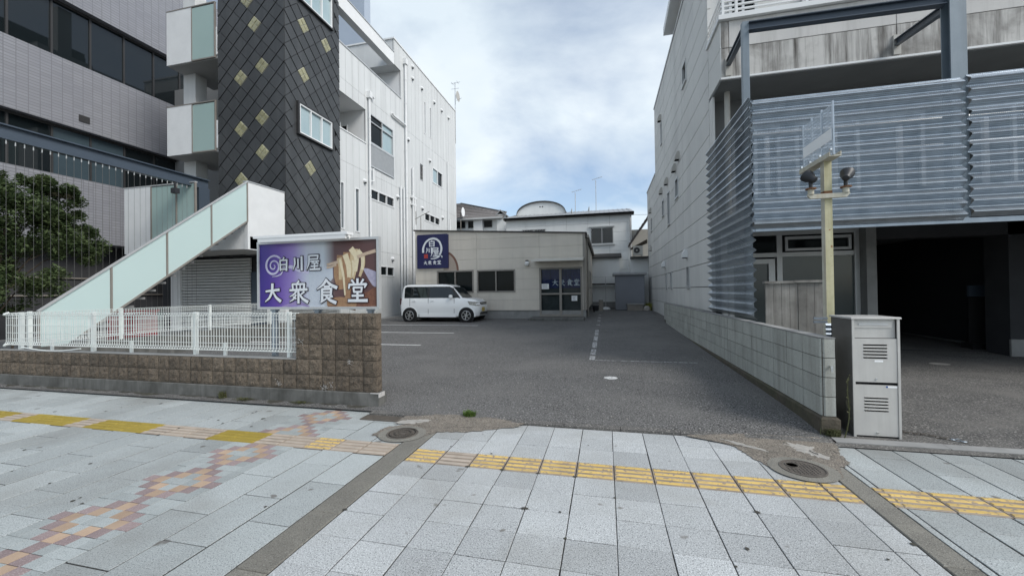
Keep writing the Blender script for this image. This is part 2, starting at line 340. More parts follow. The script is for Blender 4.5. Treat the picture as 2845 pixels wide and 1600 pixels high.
# tile-clad office wall: small ceramic tiles, too far to build one by one
def tilemat():
    m, t, p = base('office_tiles')
    g = nd(t, "ShaderNodeNewGeometry"); sp = nd(t, "ShaderNodeSeparateXYZ"); t.links.new(g.outputs["Position"], sp.inputs[0])
    cb = nd(t, "ShaderNodeCombineXYZ"); t.links.new(sp.outputs["Y"], cb.inputs[0]); t.links.new(sp.outputs["Z"], cb.inputs[1])
    b = nd(t, "ShaderNodeTexBrick"); t.links.new(cb.outputs[0], b.inputs["Vector"])
    b.inputs["Color1"].default_value = (.27, .277, .30, 1); b.inputs["Color2"].default_value = (.235, .241, .262, 1); b.inputs["Mortar"].default_value = (.17, .172, .19, 1)
    b.inputs["Scale"].default_value = 1; b.inputs["Brick Width"].default_value = .29; b.inputs["Row Height"].default_value = .105; b.inputs["Mortar Size"].default_value = .012; b.offset = 0
    t.links.new(mixc(t, ramp(t, noise(t, .8, 4), .4, .7, 0, .35), b.outputs[0], (.20, .205, .235)), p.inputs["Base Color"]); p.inputs["Roughness"].default_value = .5
    bp = nd(t, "ShaderNodeBump"); bp.inputs["Strength"].default_value = .5; bp.inputs["Distance"].default_value = .01; bp.invert = True
    t.links.new(b.outputs["Fac"], bp.inputs["Height"]); t.links.new(bp.outputs[0], p.inputs["Normal"])
    return m
M['office_tile'] = tilemat()

# perforated galvanised sheet: fine holes let part of what is behind show through
def perfmat():
    m, t, p = base('perforated_sheet')
    col = mixc(t, ramp(t, noise(t, 7, 5), .35, .65), (.47, .52, .57), (.38, .43, .48))
    col = mixc(t, ramp(t, noise(t, 2.5, 5, .65, sc3=(1, 1, .1)), .5, .75, 0, .35), col, (.27, .31, .35))
    t.links.new(col, p.inputs["Base Color"]); p.inputs["Metallic"].default_value = .75; p.inputs["Roughness"].default_value = .30
    g = nd(t, "ShaderNodeNewGeometry"); mp = nd(t, "ShaderNodeMapping"); mp.inputs["Scale"].default_value = (46, 46, 52); t.links.new(g.outputs["Position"], mp.inputs[0])
    fr = nd(t, "ShaderNodeVectorMath", operation='FRACTION'); t.links.new(mp.outputs[0], fr.inputs[0])
    sp = nd(t, "ShaderNodeSeparateXYZ"); t.links.new(fr.outputs[0], sp.inputs[0])
    ad = nd(t, "ShaderNodeMath", operation='ADD'); t.links.new(sp.outputs[0], ad.inputs[0]); t.links.new(sp.outputs[1], ad.inputs[1])
    fr2 = nd(t, "ShaderNodeMath", operation='FRACT'); t.links.new(ad.outputs[0], fr2.inputs[0])
    a1 = nd(t, "ShaderNodeMath", operation='LESS_THAN'); t.links.new(fr2.outputs[0], a1.inputs[0]); a1.inputs[1].default_value = .42
    a2 = nd(t, "ShaderNodeMath", operation='LESS_THAN'); t.links.new(sp.outputs[2], a2.inputs[0]); a2.inputs[1].default_value = .42
    ml = nd(t, "ShaderNodeMath", operation='MULTIPLY'); t.links.new(a1.outputs[0], ml.inputs[0]); t.links.new(a2.outputs[0], ml.inputs[1])
    tr = nd(t, "ShaderNodeBsdfTransparent"); ms = nd(t, "ShaderNodeMixShader"); t.links.new(ml.outputs[0], ms.inputs[0])
    t.links.new(p.outputs[0], ms.inputs[1]); t.links.new(tr.outputs[0], ms.inputs[2]); t.links.new(ms.outputs[0], t.nodes["Material Output"].inputs[0])
    return m
M['perf'] = perfmat()

# ------------------------------------------------------------------ wall of panels with openings
def cells(u0, u1, v0, v1, holes):
    us = sorted({u0, u1, *[h[0] for h in holes if u0 < h[0] < u1], *[h[1] for h in holes if u0 < h[1] < u1]})
    vs = sorted({v0, v1, *[h[2] for h in holes if v0 < h[2] < v1], *[h[3] for h in holes if v0 < h[3] < v1]})
    o = []
    for i in range(len(us) - 1):
        for j in range(len(vs) - 1):
            cu, cv = (us[i] + us[i + 1]) / 2, (vs[j] + vs[j + 1]) / 2
            if not any(h[0] < cu < h[1] and h[2] < cv < h[3] for h in holes): o.append((us[i], us[i + 1], vs[j], vs[j + 1]))
    return o
def panel_mb(axis, face, depth, u0, u1, v0, v1, holes, bev=.004):
    """slab with its face at 'face', thickness depth going behind it (sign of depth); holes cut out"""
    mb = MB(); cs = cells(u0, u1, v0, v1, holes); back = face + depth
    def P(n, u, v): return (n, u, v) if axis == 'x' else (u, n, v)
    if len(cs) == 1 and (cs[0] == (u0, u1, v0, v1)):
        sg = bev if depth > 0 else -bev
        a = [P(face, u0 + bev, v0 + bev), P(face, u1 - bev, v0 + bev), P(face, u1 - bev, v1 - bev), P(face, u0 + bev, v1 - bev)]
        b = [P(face + sg, u0, v0), P(face + sg, u1, v0), P(face + sg, u1, v1), P(face + sg, u0, v1)]
        c = [P(back, u0, v0), P(back, u1, v0), P(back, u1, v1), P(back, u0, v1)]
        mb.rings([a, b, c]); return mb
    for (a, b, c, d) in cs:
        x0, x1 = sorted((face, back))
        if axis == 'x': mb.box(x0, x1, a, b, c, d)
        else: mb.box(a, b, x0, x1, c, d)
    return mb
def add_panels(name, parent, m, *args):
    """like panel_mb, but every separate piece left by the openings becomes a part of its own"""
    axis, face, depth, u0, u1, v0, v1, holes = args[:8]
    cs = cells(u0, u1, v0, v1, holes)
    if not cs: return
    if len(cs) == 1 and cs[0] == (u0, u1, v0, v1): part(name, panel_mb(*args), m, parent); return
    left = list(cs)
    while left:
        grp = [left.pop()]; grow = True
        while grow:
            grow = False
            for c in left[:]:
                if any((abs(c[0] - g[1]) < 1e-6 or abs(c[1] - g[0]) < 1e-6) and min(c[3], g[3]) - max(c[2], g[2]) > 1e-6 or (abs(c[2] - g[3]) < 1e-6 or abs(c[3] - g[2]) < 1e-6) and min(c[1], g[1]) - max(c[0], g[0]) > 1e-6 for g in grp): grp.append(c); left.remove(c); grow = True
        mb = MB(); x0, x1 = sorted((face, face + depth))
        for (a, b, c, d) in grp:
            if axis == 'x': mb.box(x0, x1, a, b, c, d)
            else: mb.box(a, b, x0, x1, c, d)
        part(name, mb, m, parent)
def window(parent, axis, face, u0, u1, v0, v1, frame, pane, nmull=1, depth=.1, inward=1, fw=.05, trans=None, name='window', panes=None):
    """framed window whose frame stands slightly proud of 'face'; inward = +1/-1 direction into the wall along the axis"""
    def bx(mb, n0, n1, a, b, c, d):
        n0, n1 = sorted((n0, n1))
        return mb.box(n0, n1, a, b, c, d) if axis == 'x' else mb.box(a, b, n0, n1, c, d)
    f0 = face - inward * .025; f1 = face + inward * depth
    mb = MB(); bx(mb, f0, f1, u0, u1, v1 - fw, v1); bx(mb, f0 + inward * .001, f1, u0, u1, v0, v0 + fw)
    bx(mb, f0 + inward * .002, f1, u0, u0 + fw, v0 + fw, v1 - fw); bx(mb, f0 + inward * .002, f1, u1 - fw, u1, v0 + fw, v1 - fw)
    for k in range(1, nmull):
        c = lerp(u0, u1, k / nmull); bx(mb, f0 + inward * .006, f1, c - fw * .45, c + fw * .45, v0 + fw, v1 - fw)
    if trans: bx(mb, f0 + inward * .008, f1, u0 + fw, u1 - fw, trans - fw * .45, trans + fw * .45)
    fr = part(name, mb, frame, parent)
    for k in range(nmull):
        a = lerp(u0, u1, k / nmull) + fw * .5; b = lerp(u0, u1, (k + 1) / nmull) - fw * .5
        pm = panes[k] if panes else pane
        rows = [(v0 + fw, v1 - fw)] if not trans else [(v0 + fw, trans), (trans, v1 - fw)]
        for (c, d) in rows:
            q = MB(); n = face + inward * (.045 + .012 * (k % 2)); bx(q, n, n + inward * .008, a, b, c, d); part('pane', q, pm, fr)
    return fr

# ================================================================== GROUND
struct('ground', MB().quad((-900, -900, -.07), (900, -900, -.07), (900, 900, -.07), (-900, 900, -.07)), M['asphalt'])
ROWS = [4.44, 4.5, 5, 5.5, 6, 7, 8, 9, 10, 11, 12, 13, 14, 15, 16, 18, 20, 24, 30, 40]
def sheet(x0, x1, rows, dz=0.):
    mb = MB()
    for i in range(len(rows) - 1):
        mb.quad((x0, rows[i], G(rows[i]) + dz), (x1, rows[i], G(rows[i]) + dz), (x1, rows[i + 1], G(rows[i + 1]) + dz), (x0, rows[i + 1], G(rows[i + 1]) + dz))
    return mb
lot = struct('parking_lot', sheet(-10.1, 2.16, ROWS), M['asphalt'])
struct('forecourt', sheet(2.17, 14, ROWS), M['asphalt_pale'])
struct('courtyard', sheet(-60, -10.11, [4.75] + ROWS[2:], -.01), M['conc'])

def stripe(x0, x1, y0, y1, m, name='painted_line'):
    ys = [y0] + [r for r in ROWS if y0 < r < y1] + [y1]
    return part(name, sheet(x0, x1, ys, .0045), m, lot)
stripe(-9.9, -4.6, 13.88, 13.98, M['white_paint']); stripe(-9.9, -4.66, 11.66, 11.76, M['white_paint']); stripe(-9.9, -4.6, 9.23, 9.33, M['white_paint'])
for (a, b) in ((7.93, 8.35), (8.5, 9.2), (9.4, 10.3), (10.5, 11.4), (11.6, 12.2), (12.35, 12.9)): stripe(-.335, -.225, a, b, M['worn_paint'])
for yy in (14.3, 15.6, 16.0, 17.0, 17.4, 18.6): stripe(-.33, -.21, yy, yy + .22, M['worn_paint'])
stripe(-.22, 1.63, 7.88, 7.925, M['worn_paint'])
mb = MB(); zz = G(6.47) + .0045
ring = [(.06 + .105 * cos(t * pi / 12) * (1 + .08 * sin(3 * t)), 6.47 + .10 * sin(t * pi / 12), zz + .015 * .1 * sin(t * pi / 12)) for t in range(24)]
mb.quad(*ring); part('painted_dot', mb, M['white_paint'], lot)

# ------------------------------------------------------------------ pavement
pave = struct('pavement', MB().quad((-45, -4, -.0045), (45, -4, -.0045), (45, 4.58, -.0045), (-45, 4.58, -.0045)), M['bed'])
struct('road', MB().box(-200, 200, -16, -4.15, -.3, -.16), M['asphalt'])
struct('kerb', MB().box(-200, 200, -4.15, -4.0, -.3, 0), M['conc'])
def slab_mesh(name, w, d, m, c=.002, h=.034):
    return MB().chbox(-w / 2, w / 2, -d / 2, d / 2, -h, 0, c).mesh(name, m)
def jit(s=.0018): return random.uniform(-s, s)
extra = MB(); extra_long = MB()
def put(name, me, x, y):
    o = piece(name, me, pave, (x + jit(), y + jit(), jit(.0012))); o.rotation_euler = (jit(.003), jit(.003), jit(.004)); return o
# square slabs in the driveway
XC0, DXC = -1.787, .3053
rowsC = [4.36, 4.09, 3.815, 3.515, 3.232, 2.963, 2.69, 2.417, 2.145, 1.872, 1.60, 1.328, 1.056, .784]
sq = {}
for i in range(len(rowsC) - 1):
    if i == 2: pass
    y1, y0 = rowsC[i], rowsC[i + 1]
    if abs(y1 - 3.515) < .01: continue
    for k in range(12):
        x0 = XC0 + DXC * k; x1 = min(x0 + DXC, 1.732)
        key = (round(x1 - x0, 3), round(y1 - y0, 3))
        if key not in sq: sq[key] = slab_mesh('square_slab', key[0] - .006, key[1] - .005, M['granite'])
        put('square_slab', sq[key], (x0 + x1) / 2, (y0 + y1) / 2)
y1 = .784
while y1 > -3.9:
    for k in range(12):
        x0 = XC0 + DXC * k; x1 = min(x0 + DXC, 1.732)
        extra.chbox(x0 + .004, x1 - .004, y1 - .268, y1 - .004, -.03, 0, .004)
    y1 -= .272
# long slabs left and right
def long_zone(xs, y_top, tact, first):
    me_c = {}
    for k in range(len(xs) - 1):
        x0, x1 = sorted((xs[k], xs[k + 1])); j = 1.89 + (.28 if (k + first) % 2 else 0) - .56 * 12
        ys = []
        while j < y_top + .6: ys.append(j); j += .56
        segs = []
        for a, b in zip(ys[:-1], ys[1:]):
            b = min(b, y_top)
            if b - a < .03: continue
            for (c, d) in ((a, min(b, tact[0])), (max(a, tact[1]), b)):
                if d - c > .03: segs.append((c, d))
        for (c, d) in segs:
            if c > 1.15 and x0 > -10.6 and x1 < 5.2:
                new = abs((x0 + x1) / 2 + 2.17) < .1 and abs(c - 2.45) < .02
                key = (round(x1 - x0, 3), round(d - c, 3), new)
                if key not in me_c: me_c[key] = slab_mesh('long_slab', key[0] - .012, key[1] - .007, M['granite_new'] if new else M['granite_long'])
                put('long_slab', me_c[key], (x0 + x1) / 2, (c + d) / 2)
            elif c > -4:
                extra_long.chbox(x0 + .003, x1 - .003, c + .003, d - .003, -.03, 0, .004)
TL = (3.307, 3.585); TR = (3.232, 3.515)
long_zone([-2.012, -2.34, -2.675, -3.008], 4.57, TL, 1)
long_zone([-3.722 - .334 * k for k in range(30)], 4.57, TL, 0)
long_zone([1.905, 1.96] + [2.235 + .29 * k for k in range(24)], 4.33, TR, 0)
part('outer_square_slabs', extra, M['granite'], pave, kind='stuff'); part('outer_long_slabs', extra_long, M['granite_long'], pave, kind='stuff')
# mosaic band
PAT = {0: "ROGGGOR", 1: "gROGORg", 2: "ggRORgg", 3: "gggRggg", 4: "ggRORgg", 5: "gROGORg"}
cw, ch = .102, .0935
mm = {'R': slab_mesh('mosaic_tile', cw - .0035, ch - .0035, M['mos_red'], .0015), 'O': slab_mesh('mosaic_tile', cw - .0035, ch - .0035, M['mos_orange'], .0015), 'G': slab_mesh('mosaic_tile', cw - .003, ch - .003, M['mos_grey'], .0015)}
for r in range(-10, 30):
    yc = 1.95 + ch * r
    if yc > 4.53 or TL[0] < yc < TL[1] or yc < 1.1: continue
    for k, chh in enumerate(PAT[r % 6]):
        put('mosaic_tile', mm[chh.upper()], -3.722 + cw * (k + .5), yc)
# tactile strips
def tact_meshes(cols):
    o = {}
    for key, (mb_, mt) in cols.items():
        o[key] = (slab_mesh('tactile_tile', .293, .278, mb_, .003), MB().chbox(-.137, .137, -.0175, .0175, 0, .0055, .004).mesh('tactile_bar', mt))
    return o
TM = tact_meshes({'y': (M['tact_base'], M['tact_yellow']), 'b': (M['tact_base'], M['tact_beige']), 'm': (M['tact_mustard'], M['tact_mustard'])})
def tactile(x, y, key, sx=1.):
    o = piece('tactile_tile', TM[key][0], pave, (x, y, jit(.001)), sc=(sx, 1, 1)); o.rotation_euler.z = jit(.004)
    for k in range(4):
        b = piece('raised_bar', TM[key][1], o, (x, y + (-1.5 + k) * .0705, 0.0005))
seq = "bbybbmmbbbmmmbmmmbmmbmm"
for k in range(27): tactile(-2.165 - .3 * k, (TL[0] + TL[1]) / 2, seq[k] if k < len(seq) else random.choice("mmb"))
for k in range(11): tactile(XC0 + DXC * (k + .5), (TR[0] + TR[1]) / 2, 'b' if k == 1 else 'y', 1.015)
tactile(1.652, (TR[0] + TR[1]) / 2, 'y', .54)
tactile(1.93, (TR[0] + TR[1]) / 2, 'y', .16)
for k in range(8): tactile(2.1 + .295 * k, (TR[0] + TR[1]) / 2, 'y', .98)
# concrete strips either side of the driveway
def kerb_run(x0, x1, ys):
    for a, b in zip(ys[:-1], ys[1:]):
        me = MB().chbox(-(x1 - x0) / 2, (x1 - x0) / 2, -(b - a) / 2 + .002, (b - a) / 2 - .002, -.04, 0, .006).mesh('kerb_stone', M['conc_strip'])
        o = piece('kerb_stone', me, pave, ((x0 + x1) / 2, (a + b) / 2, .004)); o.rotation_euler = (jit(.004), jit(.006), jit(.004))
kerb_run(-2.005, -1.795, [-3.9, -2.5, -.6, .6, 1.2, 1.78, 2.36, 2.95, 3.55, 4.1])
kerb_run(1.738, 1.9, [-3.9, -2.5, -.6, .6, 1.3, 1.95, 2.6, 3.2, 3.85, 4.1])
# edging between pavement and the lot
def edge_run(x0, x1, y0, y1, m, step=.6):
    x = x0
    while x < x1 - .05:
        b = min(x + step, x1); mb = MB(); h = .006 + jit(.002)
        mb.quad((x + .003, y0, G(y0) + h), (b - .003, y0, G(y0) + h), (b - .003, y1, G(y1) + h), (x + .003, y1, G(y1) + h))
        mb.quad((x + .003, y0, G(y0) - .05), (b - .003, y0, G(y0) - .05), (b - .003, y0, G(y0) + h), (x + .003, y0, G(y0) + h))
        part('edging_stone', mb, m, pave); x = b
edge_run(-2.868, 2.1, 4.365, 4.45, M['asphalt_pale'])
edge_run(2.12, 9.5, 4.40, 4.50, M['conc'], .9)
mb = MB(); mb.quad((1.9, 4.325, .008), (9.5, 4.335, .008), (9.5, 4.40, .018), (1.9, 4.40, .018)); part('edging_gutter', mb, M['asphalt_pale'], pave)

def blob(poly, dz, m, name, sub=9, amp=.02, rnd=1):
    rr = random.Random(rnd); pts = []
    for i in range(len(poly)):
        p, q = poly[i], poly[(i + 1) % len(poly)]
        for k in range(sub):
            t = k / sub; pts.append((lerp(p[0], q[0], t) + rr.uniform(-amp, amp), lerp(p[1], q[1], t) + rr.uniform(-amp, amp)))
    cxx = sum(p[0] for p in pts) / len(pts); cyy = sum(p[1] for p in pts) / len(pts); mb = MB()
    for i in range(len(pts)):
        p, q = pts[i], pts[(i + 1) % len(pts)]; a = ((p[0] + cxx) / 2, (p[1] + cyy) / 2); b = ((q[0] + cxx) / 2, (q[1] + cyy) / 2)
        P = lambda u, e=0: (u[0], u[1], G(u[1]) + dz + e)
        mb.quad(P(p, -.004), P(q, -.004), P(b), P(a)); mb.quad(P(a), P(b), P((cxx, cyy)))
    return part(name, mb, m, pave)
blob([(-2.44, 3.75), (-2.2, 3.64), (-2.03, 3.63), (-1.9, 3.75), (-1.8, 3.95), (-1.42, 4.04), (-1.02, 4.24), (-.88, 4.37), (-1.2, 4.46), (-2.0, 4.46), (-2.36, 4.36), (-2.4, 4.2), (-2.22, 4.12), (-2.42, 3.98)], .009, M['mortar_sand'], 'sand_patch', amp=.018, rnd=2)
blob([(1.22, 3.97), (1.30, 3.74), (1.46, 3.58), (1.62, 3.57), (1.78, 3.62), (1.86, 3.8), (2.0, 3.95), (2.02, 4.12), (2.08, 4.29), (2.1, 4.47), (1.5, 4.47), (.95, 4.38), (.75, 4.325), (1.02, 4.30), (1.17, 4.16)], .009, M['mortar_sand'], 'sand_patch', amp=.018, rnd=3)
blob([(-2.38, 4.1), (-2.2, 4.13), (-2.02, 4.22), (-2.0, 4.28), (-2.14, 4.27), (-2.36, 4.19)], .014, M['cement_pale'], 'cement_patch', amp=.022, rnd=5)
blob([(1.22, 4.17), (1.42, 4.06), (1.40, 4.11), (1.22, 4.25), (1.08, 4.29)], .014, M['cement_pale'], 'cement_patch', amp=.012, rnd=6)
blob([(1.62, 4.22), (1.74, 4.08), (1.84, 3.98), (1.9, 4.02), (1.8, 4.16), (1.86, 4.26), (1.68, 4.30)], .0135, M['cement_pale'], 'cement_patch', amp=.024, rnd=9)
for (x0, y0) in ((-2.12, 3.83), (1.56, 3.735)):      # cement collars under the covers
    mb = MB(); n = 36
    for k in range(n):
        t0, t1 = 2 * pi * k / n, 2 * pi * (k + 1) / n
        mb.quad((x0 + .165 * cos(t0), y0 + .165 * sin(t0), .012), (x0 + .25 * cos(t0), y0 + .235 * sin(t0), .009), (x0 + .25 * cos(t1), y0 + .235 * sin(t1), .009), (x0 + .165 * cos(t1), y0 + .165 * sin(t1), .012))
    part('cover_collar', mb, M['conc_strip'], pave)

M['dirt'] = mat('dirt', (.075, .07, .058), (.04, .038, .032), 12, .95, bump=.4, bscale=60, stain=(4, (.05, .058, .03), .6))
rr = random.Random(21); x = -9.9
while x < -3.1:
    L_ = rr.uniform(.25, .7); d_ = rr.uniform(.03, .11)
    blob([(x, 4.585), (x + L_ * .15, 4.57 - d_ * .5), (x + L_ * .5, 4.57 - d_), (x + L_ * .85, 4.57 - d_ * .4), (x + L_, 4.585)], .0035, M['dirt'], 'dirt_patch', amp=.012, rnd=int(x * 100)); x += L_ * rr.uniform(.8, 1.3)
mb = MB()
for k in range(46):      # chipped slab corners and joints
    if rr.random() < .6: cx_, cy_ = XC0 + DXC * rr.randint(0, 11), rr.choice(rowsC[4:12])
    else: cx_, cy_ = -3.722 - .334 * rr.randint(0, 12), rr.uniform(1.8, 4.3)
    s_ = rr.uniform(.008, .024); n = 7; a0 = rr.uniform(0, 6)
    mb.quad(*[(cx_ + s_ * cos(a0 + 2 * pi * q / n) * rr.uniform(.5, 1.4), cy_ + s_ * .8 * sin(a0 + 2 * pi * q / n) * rr.uniform(.5, 1.4), .0042 + k * .00001) for q in range(n)])
part('slab_chips', mb, M['dirt'], pave, kind='stuff')
mb = MB()
for k in range(34):      # trodden chewing gum
    cx_, cy_, s_ = rr.uniform(-6, 3.5), rr.uniform(1.4, 4.1), rr.uniform(.007, .016)
    mb.quad(*[(cx_ + s_ * cos(2 * pi * q / 9) * rr.uniform(.8, 1.15), cy_ + s_ * sin(2 * pi * q / 9) * rr.uniform(.8, 1.15), .0046 + k * .00001) for q in range(9)])
part('gum_spots', mb, M['dirt'], pave, kind='stuff')
def manhole(x, y, pattern, label):
    t = thing('manhole_cover', (x, y, .008), label, 'manhole cover')
    r = .165 if pattern == 'grid' else .165
    part('rim', MB().lathe((x, y, 0), [(r, .004), (r, .017), (r - .012, .017), (r - .014, .009)], 40), M['iron'], t)
    part('plate', MB().cyl((x, y, .004), r - .014, .008, 40), M['iron'], t)
    mb = MB()
    if pattern == 'grid':
        s = .027
        for i in range(-6, 7):
            for j in range(-6, 7):
                u, v = i * s, j * s
                if math.hypot(u, v) < r - .03 and math.hypot(u + .06, v - .05) > .06: mb.chbox(x + u - .009, x + u + .009, y + v - .009, y + v + .009, .011, .0175, .003)
        mb.lathe((x - .06, y + .05, 0), [(.05, .012), (.05, .018), (.043, .018), (.043, .012)], 24)
    else:
        for ring_ in range(1, 6):
            rr = ring_ * .026 + .005; n = 8 + ring_ * 5
            for k in range(n):
                a0 = 2 * pi * k / n; u = Vector((cos(a0), sin(a0), 0)); v = Vector((-u.y, u.x, 0)); c = Vector((x, y, .0145)) + u * rr
                mb.bar(c - v * rr * .3 / ring_ ** .3, c + v * rr * .3 / ring_ ** .3 , .008, .008) if ring_ % 2 else mb.bar(c - u * .01, c + u * .01, .008, .008)
    part('tread_pattern', mb, M['iron'], t, kind='stuff')
manhole(-2.12, 3.83, 'radial', 'round iron manhole cover with radial tread beside the brown pillar')
manhole(1.56, 3.735, 'grid', 'round iron manhole cover with small square studs near the steel mailbox')
g = thing('drain_grate', (-2.62, 4.25, .005), 'rusty rectangular drain grate at the foot of the brown pillar', 'drain grate')
mb = MB()
mb.box(-2.87, -2.38, 4.175, 4.19, -.002, .012); mb.box(-2.87, -2.38, 4.32, 4.335, -.002, .014); mb.box(-2.87, -2.858, 4.19, 4.32, -.002, .0125); mb.box(-2.392, -2.38, 4.19, 4.32, -.002, .0125)
part('grate_frame', mb, M['iron'], g); part('grate_pit', MB().box(-2.858, -2.392, 4.19, 4.32, -.003, .004), M['black'], g)
for k in range(30):
    part('grate_bar', MB().box(-2.853 + k * .0155, -2.846 + k * .0155, 4.19, 4.32, .003, .0115), M['iron'], g)

# ================================================================== split-face block wall, left
wl = thing('block_wall', (-6.6, 4.67, 0), 'low brown split-face block wall ending in a taller pillar under the purple billboard', 'wall')
foot = MB(); foot.chbox(-10.3, -2.872, 4.585, 4.77, -.1, .205, .008); part('footing', foot, M['conc_dirty'], wl)
part('mortar_core', MB().box(-10.28, -4.15, 4.617, 4.74, .2, .605).box(-4.15, -2.925, 4.617, 4.735, .2, 1.232), M['mortar_dk'], wl)
part('wall_cap', MB().box(-10.3, -4.15, 4.605, 4.745, .606, .616), M['conc'], wl)
CH = .2065
def rough_block(w, h, corner, sd_):
    rr = random.Random(sd_); mb = MB(); n = 5; gx = w / 2 - .004; gz = h - .008
    P = [[None] * (n + 1) for _ in range(n + 1)]
    for i in range(n + 1):
        for j in range(n + 1):
            ed = i in (0, n) or j in (0, n)
            P[i][j] = (lerp(-gx, gx, i / n), (.006 if ed else rr.uniform(-.013, .004)), .004 + gz * j / n)
    for i in range(n):
        for j in range(n): mb.quad(P[i][j], P[i + 1][j], P[i + 1][j + 1], P[i][j + 1])
    B = lambda x, z: (x, .125, z)
    z0, z1 = .004, .004 + gz
    mb.quad(P[0][n], P[n][n], B(gx, z1), B(-gx, z1)); mb.quad(P[0][0], B(-gx, z0), B(gx, z0), P[n][0]); mb.quad(P[0][0], P[0][n], B(-gx, z1), B(-gx, z0))
    if not corner: mb.quad(P[n][0], B(gx, z0), B(gx, z1), P[n][n])
    else:
        Q = [[(gx + (.0 if (i in (0, n) or j in (0, n)) else rr.uniform(-.002, .012)), lerp(.006, .125, i / n), .004 + gz * j / n) for j in range(n + 1)] for i in range(n + 1)]
        for i in range(n):
            for j in range(n): mb.quad(Q[i][j], Q[i + 1][j], Q[i + 1][j + 1], Q[i][j + 1])
    mb.quad(B(-gx, z0), B(-gx, z1), B(gx, z1), B(gx, z0))
    return mb.mesh('block', M['split'])
bl = [rough_block(.205, CH if i < 0 else .2, False, i) for i in range(8)]; bp = [rough_block(.2068, CH, False, 20 + i) for i in range(8)]; bc = [rough_block(.2068, CH, True, 40 + i) for i in range(5)]
for c in range(2):
    for k in range(30): piece('block', random.choice(bl), wl, (-4.148 - .205 * (k + .5), 4.6, .205 + c * .2005))
for c in range(5):
    for k in range(6):
        piece('block', bc[c] if k == 5 else random.choice(bp), wl, (-4.145 + .2068 * (k + .5), 4.6, .205 + c * CH))
for (x, z, s, sd_) in ((-3.62, .27, .10, 1), (-4.42, .28, .06, 2), (-3.30, .60, .05, 3), (-4.06, .86, .05, 4), (-3.68, .25, .05, 5)):
    rr = random.Random(sd_); mb = MB()
    for q in range(26):
        u, v, r_ = x + rr.gauss(0, s * .5), z + rr.gauss(0, s * .35), rr.uniform(.002, .007)
        mb.quad(*[(u + r_ * cos(t) * rr.uniform(.6, 1.3), 4.5925 - rr.random() * .002, v + r_ * sin(t) * rr.uniform(.6, 1.3)) for t in (0, 1.05, 2.1, 3.14, 4.2, 5.2)])
    part('lime_splash', mb, M['lime'], wl, kind='stuff')
mb = MB(); mb.box(-2.99, -2.868, 4.582, 4.60, .197, .2085); mb.box(-2.874, -2.866, 4.584, 4.72, .15, .208); part('lime_chip', mb, M['lime'], wl)
solo('marker_post', MB().tube([(-10.42, 4.6, 0), (-10.42, 4.6, .62)], .035, 12), M['galv'], (-10.42, 4.6, 0), 'short grey steel post at the left end of the brown block wall', 'post')

# ------------------------------------------------------------------ white mesh fences
def fence_panel(p0, p1, z0, z1, side, sp=.05):
    """welded wire panel from p0 to p1 (x,y) with triangular rolled top and bottom; side = unit vector of the fold"""
    mb = MB(); a = Vector((*p0, 0)); b = Vector((*p1, 0)); L_ = (b - a).length; u = (b - a) / L_; n = Vector((*side, 0)); W = .0058
    def rail(z, off): mb.bar(a + n * off + Vector((0, 0, z)), b + n * off + Vector((0, 0, z)), W, W)
    for z in (z0 + .1, z0 + .2, z0 + .33, z1 - .09): rail(z, 0)
    for z, o in ((z1, .022), (z1, -.022), (z1 - .045, .0), (z0, .022), (z0, -.022), (z0 + .045, 0)): rail(z, o)
    k = 0.
    while k < L_:
        q = a + u * k
        V = lambda z, o: q + n * o + Vector((0, 0, z))
        for s, e in ((V(z0 + .04, 0), V(z1 - .04, 0)), (V(z1 - .045, 0), V(z1, .022)), (V(z1, .022), V(z1, -.022)), (V(z1, -.022), V(z1 - .045, 0)), (V(z0 + .045, 0), V(z0, .022)), (V(z0, .022), V(z0, -.022)), (V(z0, -.022), V(z0 + .045, 0))):
            mb.bar(s, e, W * .9, W * .9)
        k += sp
    return mb
ff = thing('mesh_fence', (-7.2, 4.68, .61), 'white wire mesh fence standing on the low brown wall along the pavement', 'fence')
for x in (-9.87, -8.15, -6.03, -4.355):
    part('post', MB().box(x - .024, x + .024, 4.70, 4.75, .6, 1.252), M['fence_white'], ff)
for x in (-9.09, -7.31, -5.47): part('short_post', MB().box(x - .02, x + .02, 4.70, 4.73, .6, .80), M['fence_white'], ff)
for (x0, x1) in ((-10.12, -8.16), (-8.14, -6.04), (-6.02, -4.16)):
    part('wire_panel', fence_panel((x0, 4.665), (x1, 4.665), .70, 1.24, (0, 1)), M['fence_white'], ff, kind='stuff')
part('corner_rail', MB().tube([(-10.12, 4.70, 1.24), (-10.13, 4.655, 1.225), (-10.12, 4.64, 1.205)], .02, 8).tube([(-10.12, 4.70, .70), (-10.13, 4.655, .69), (-10.12, 4.64, .675)], .02, 8), M['fence_white'], ff)
pts = [(-9.7 + .1 * k, 4.645, .665 - .05 * sin(pi * k / 14)) for k in range(15)]
part('loose_cable', MB().tube(pts, .009, 6), M['fence_white'], ff)
lw = thing('low_wall', (-10.1, 10, .1), 'low grey block wall under the receding white fence', 'wall')
part('wall_core', MB().box(-10.17, -10.04, 4.78, 16.2, 0, .592), M['mortar_dk'], lw)
lbm = MB().chbox(-.075, .075, -.197, .197, 0, .192, .006).mesh('block', M['conc_dirty'])
for c in range(3):
    for k in range(28): piece('block', lbm, lw, (-10.105, 4.985 + .4 * k + (.2 if c % 2 else 0) * 0, .012 + c * .1945))
sf = thing('mesh_fence', (-10.1, 10, .6), 'white wire mesh fence receding along the left edge of the parking lot', 'fence')
py = [4.95, 6.33, 8.29, 10.23, 12.2, 14.15, 16.1]
for y in py: part('post', MB().box(-10.14, -10.09, y - .024, y + .024, .585, 1.255), M['fence_white'], sf)
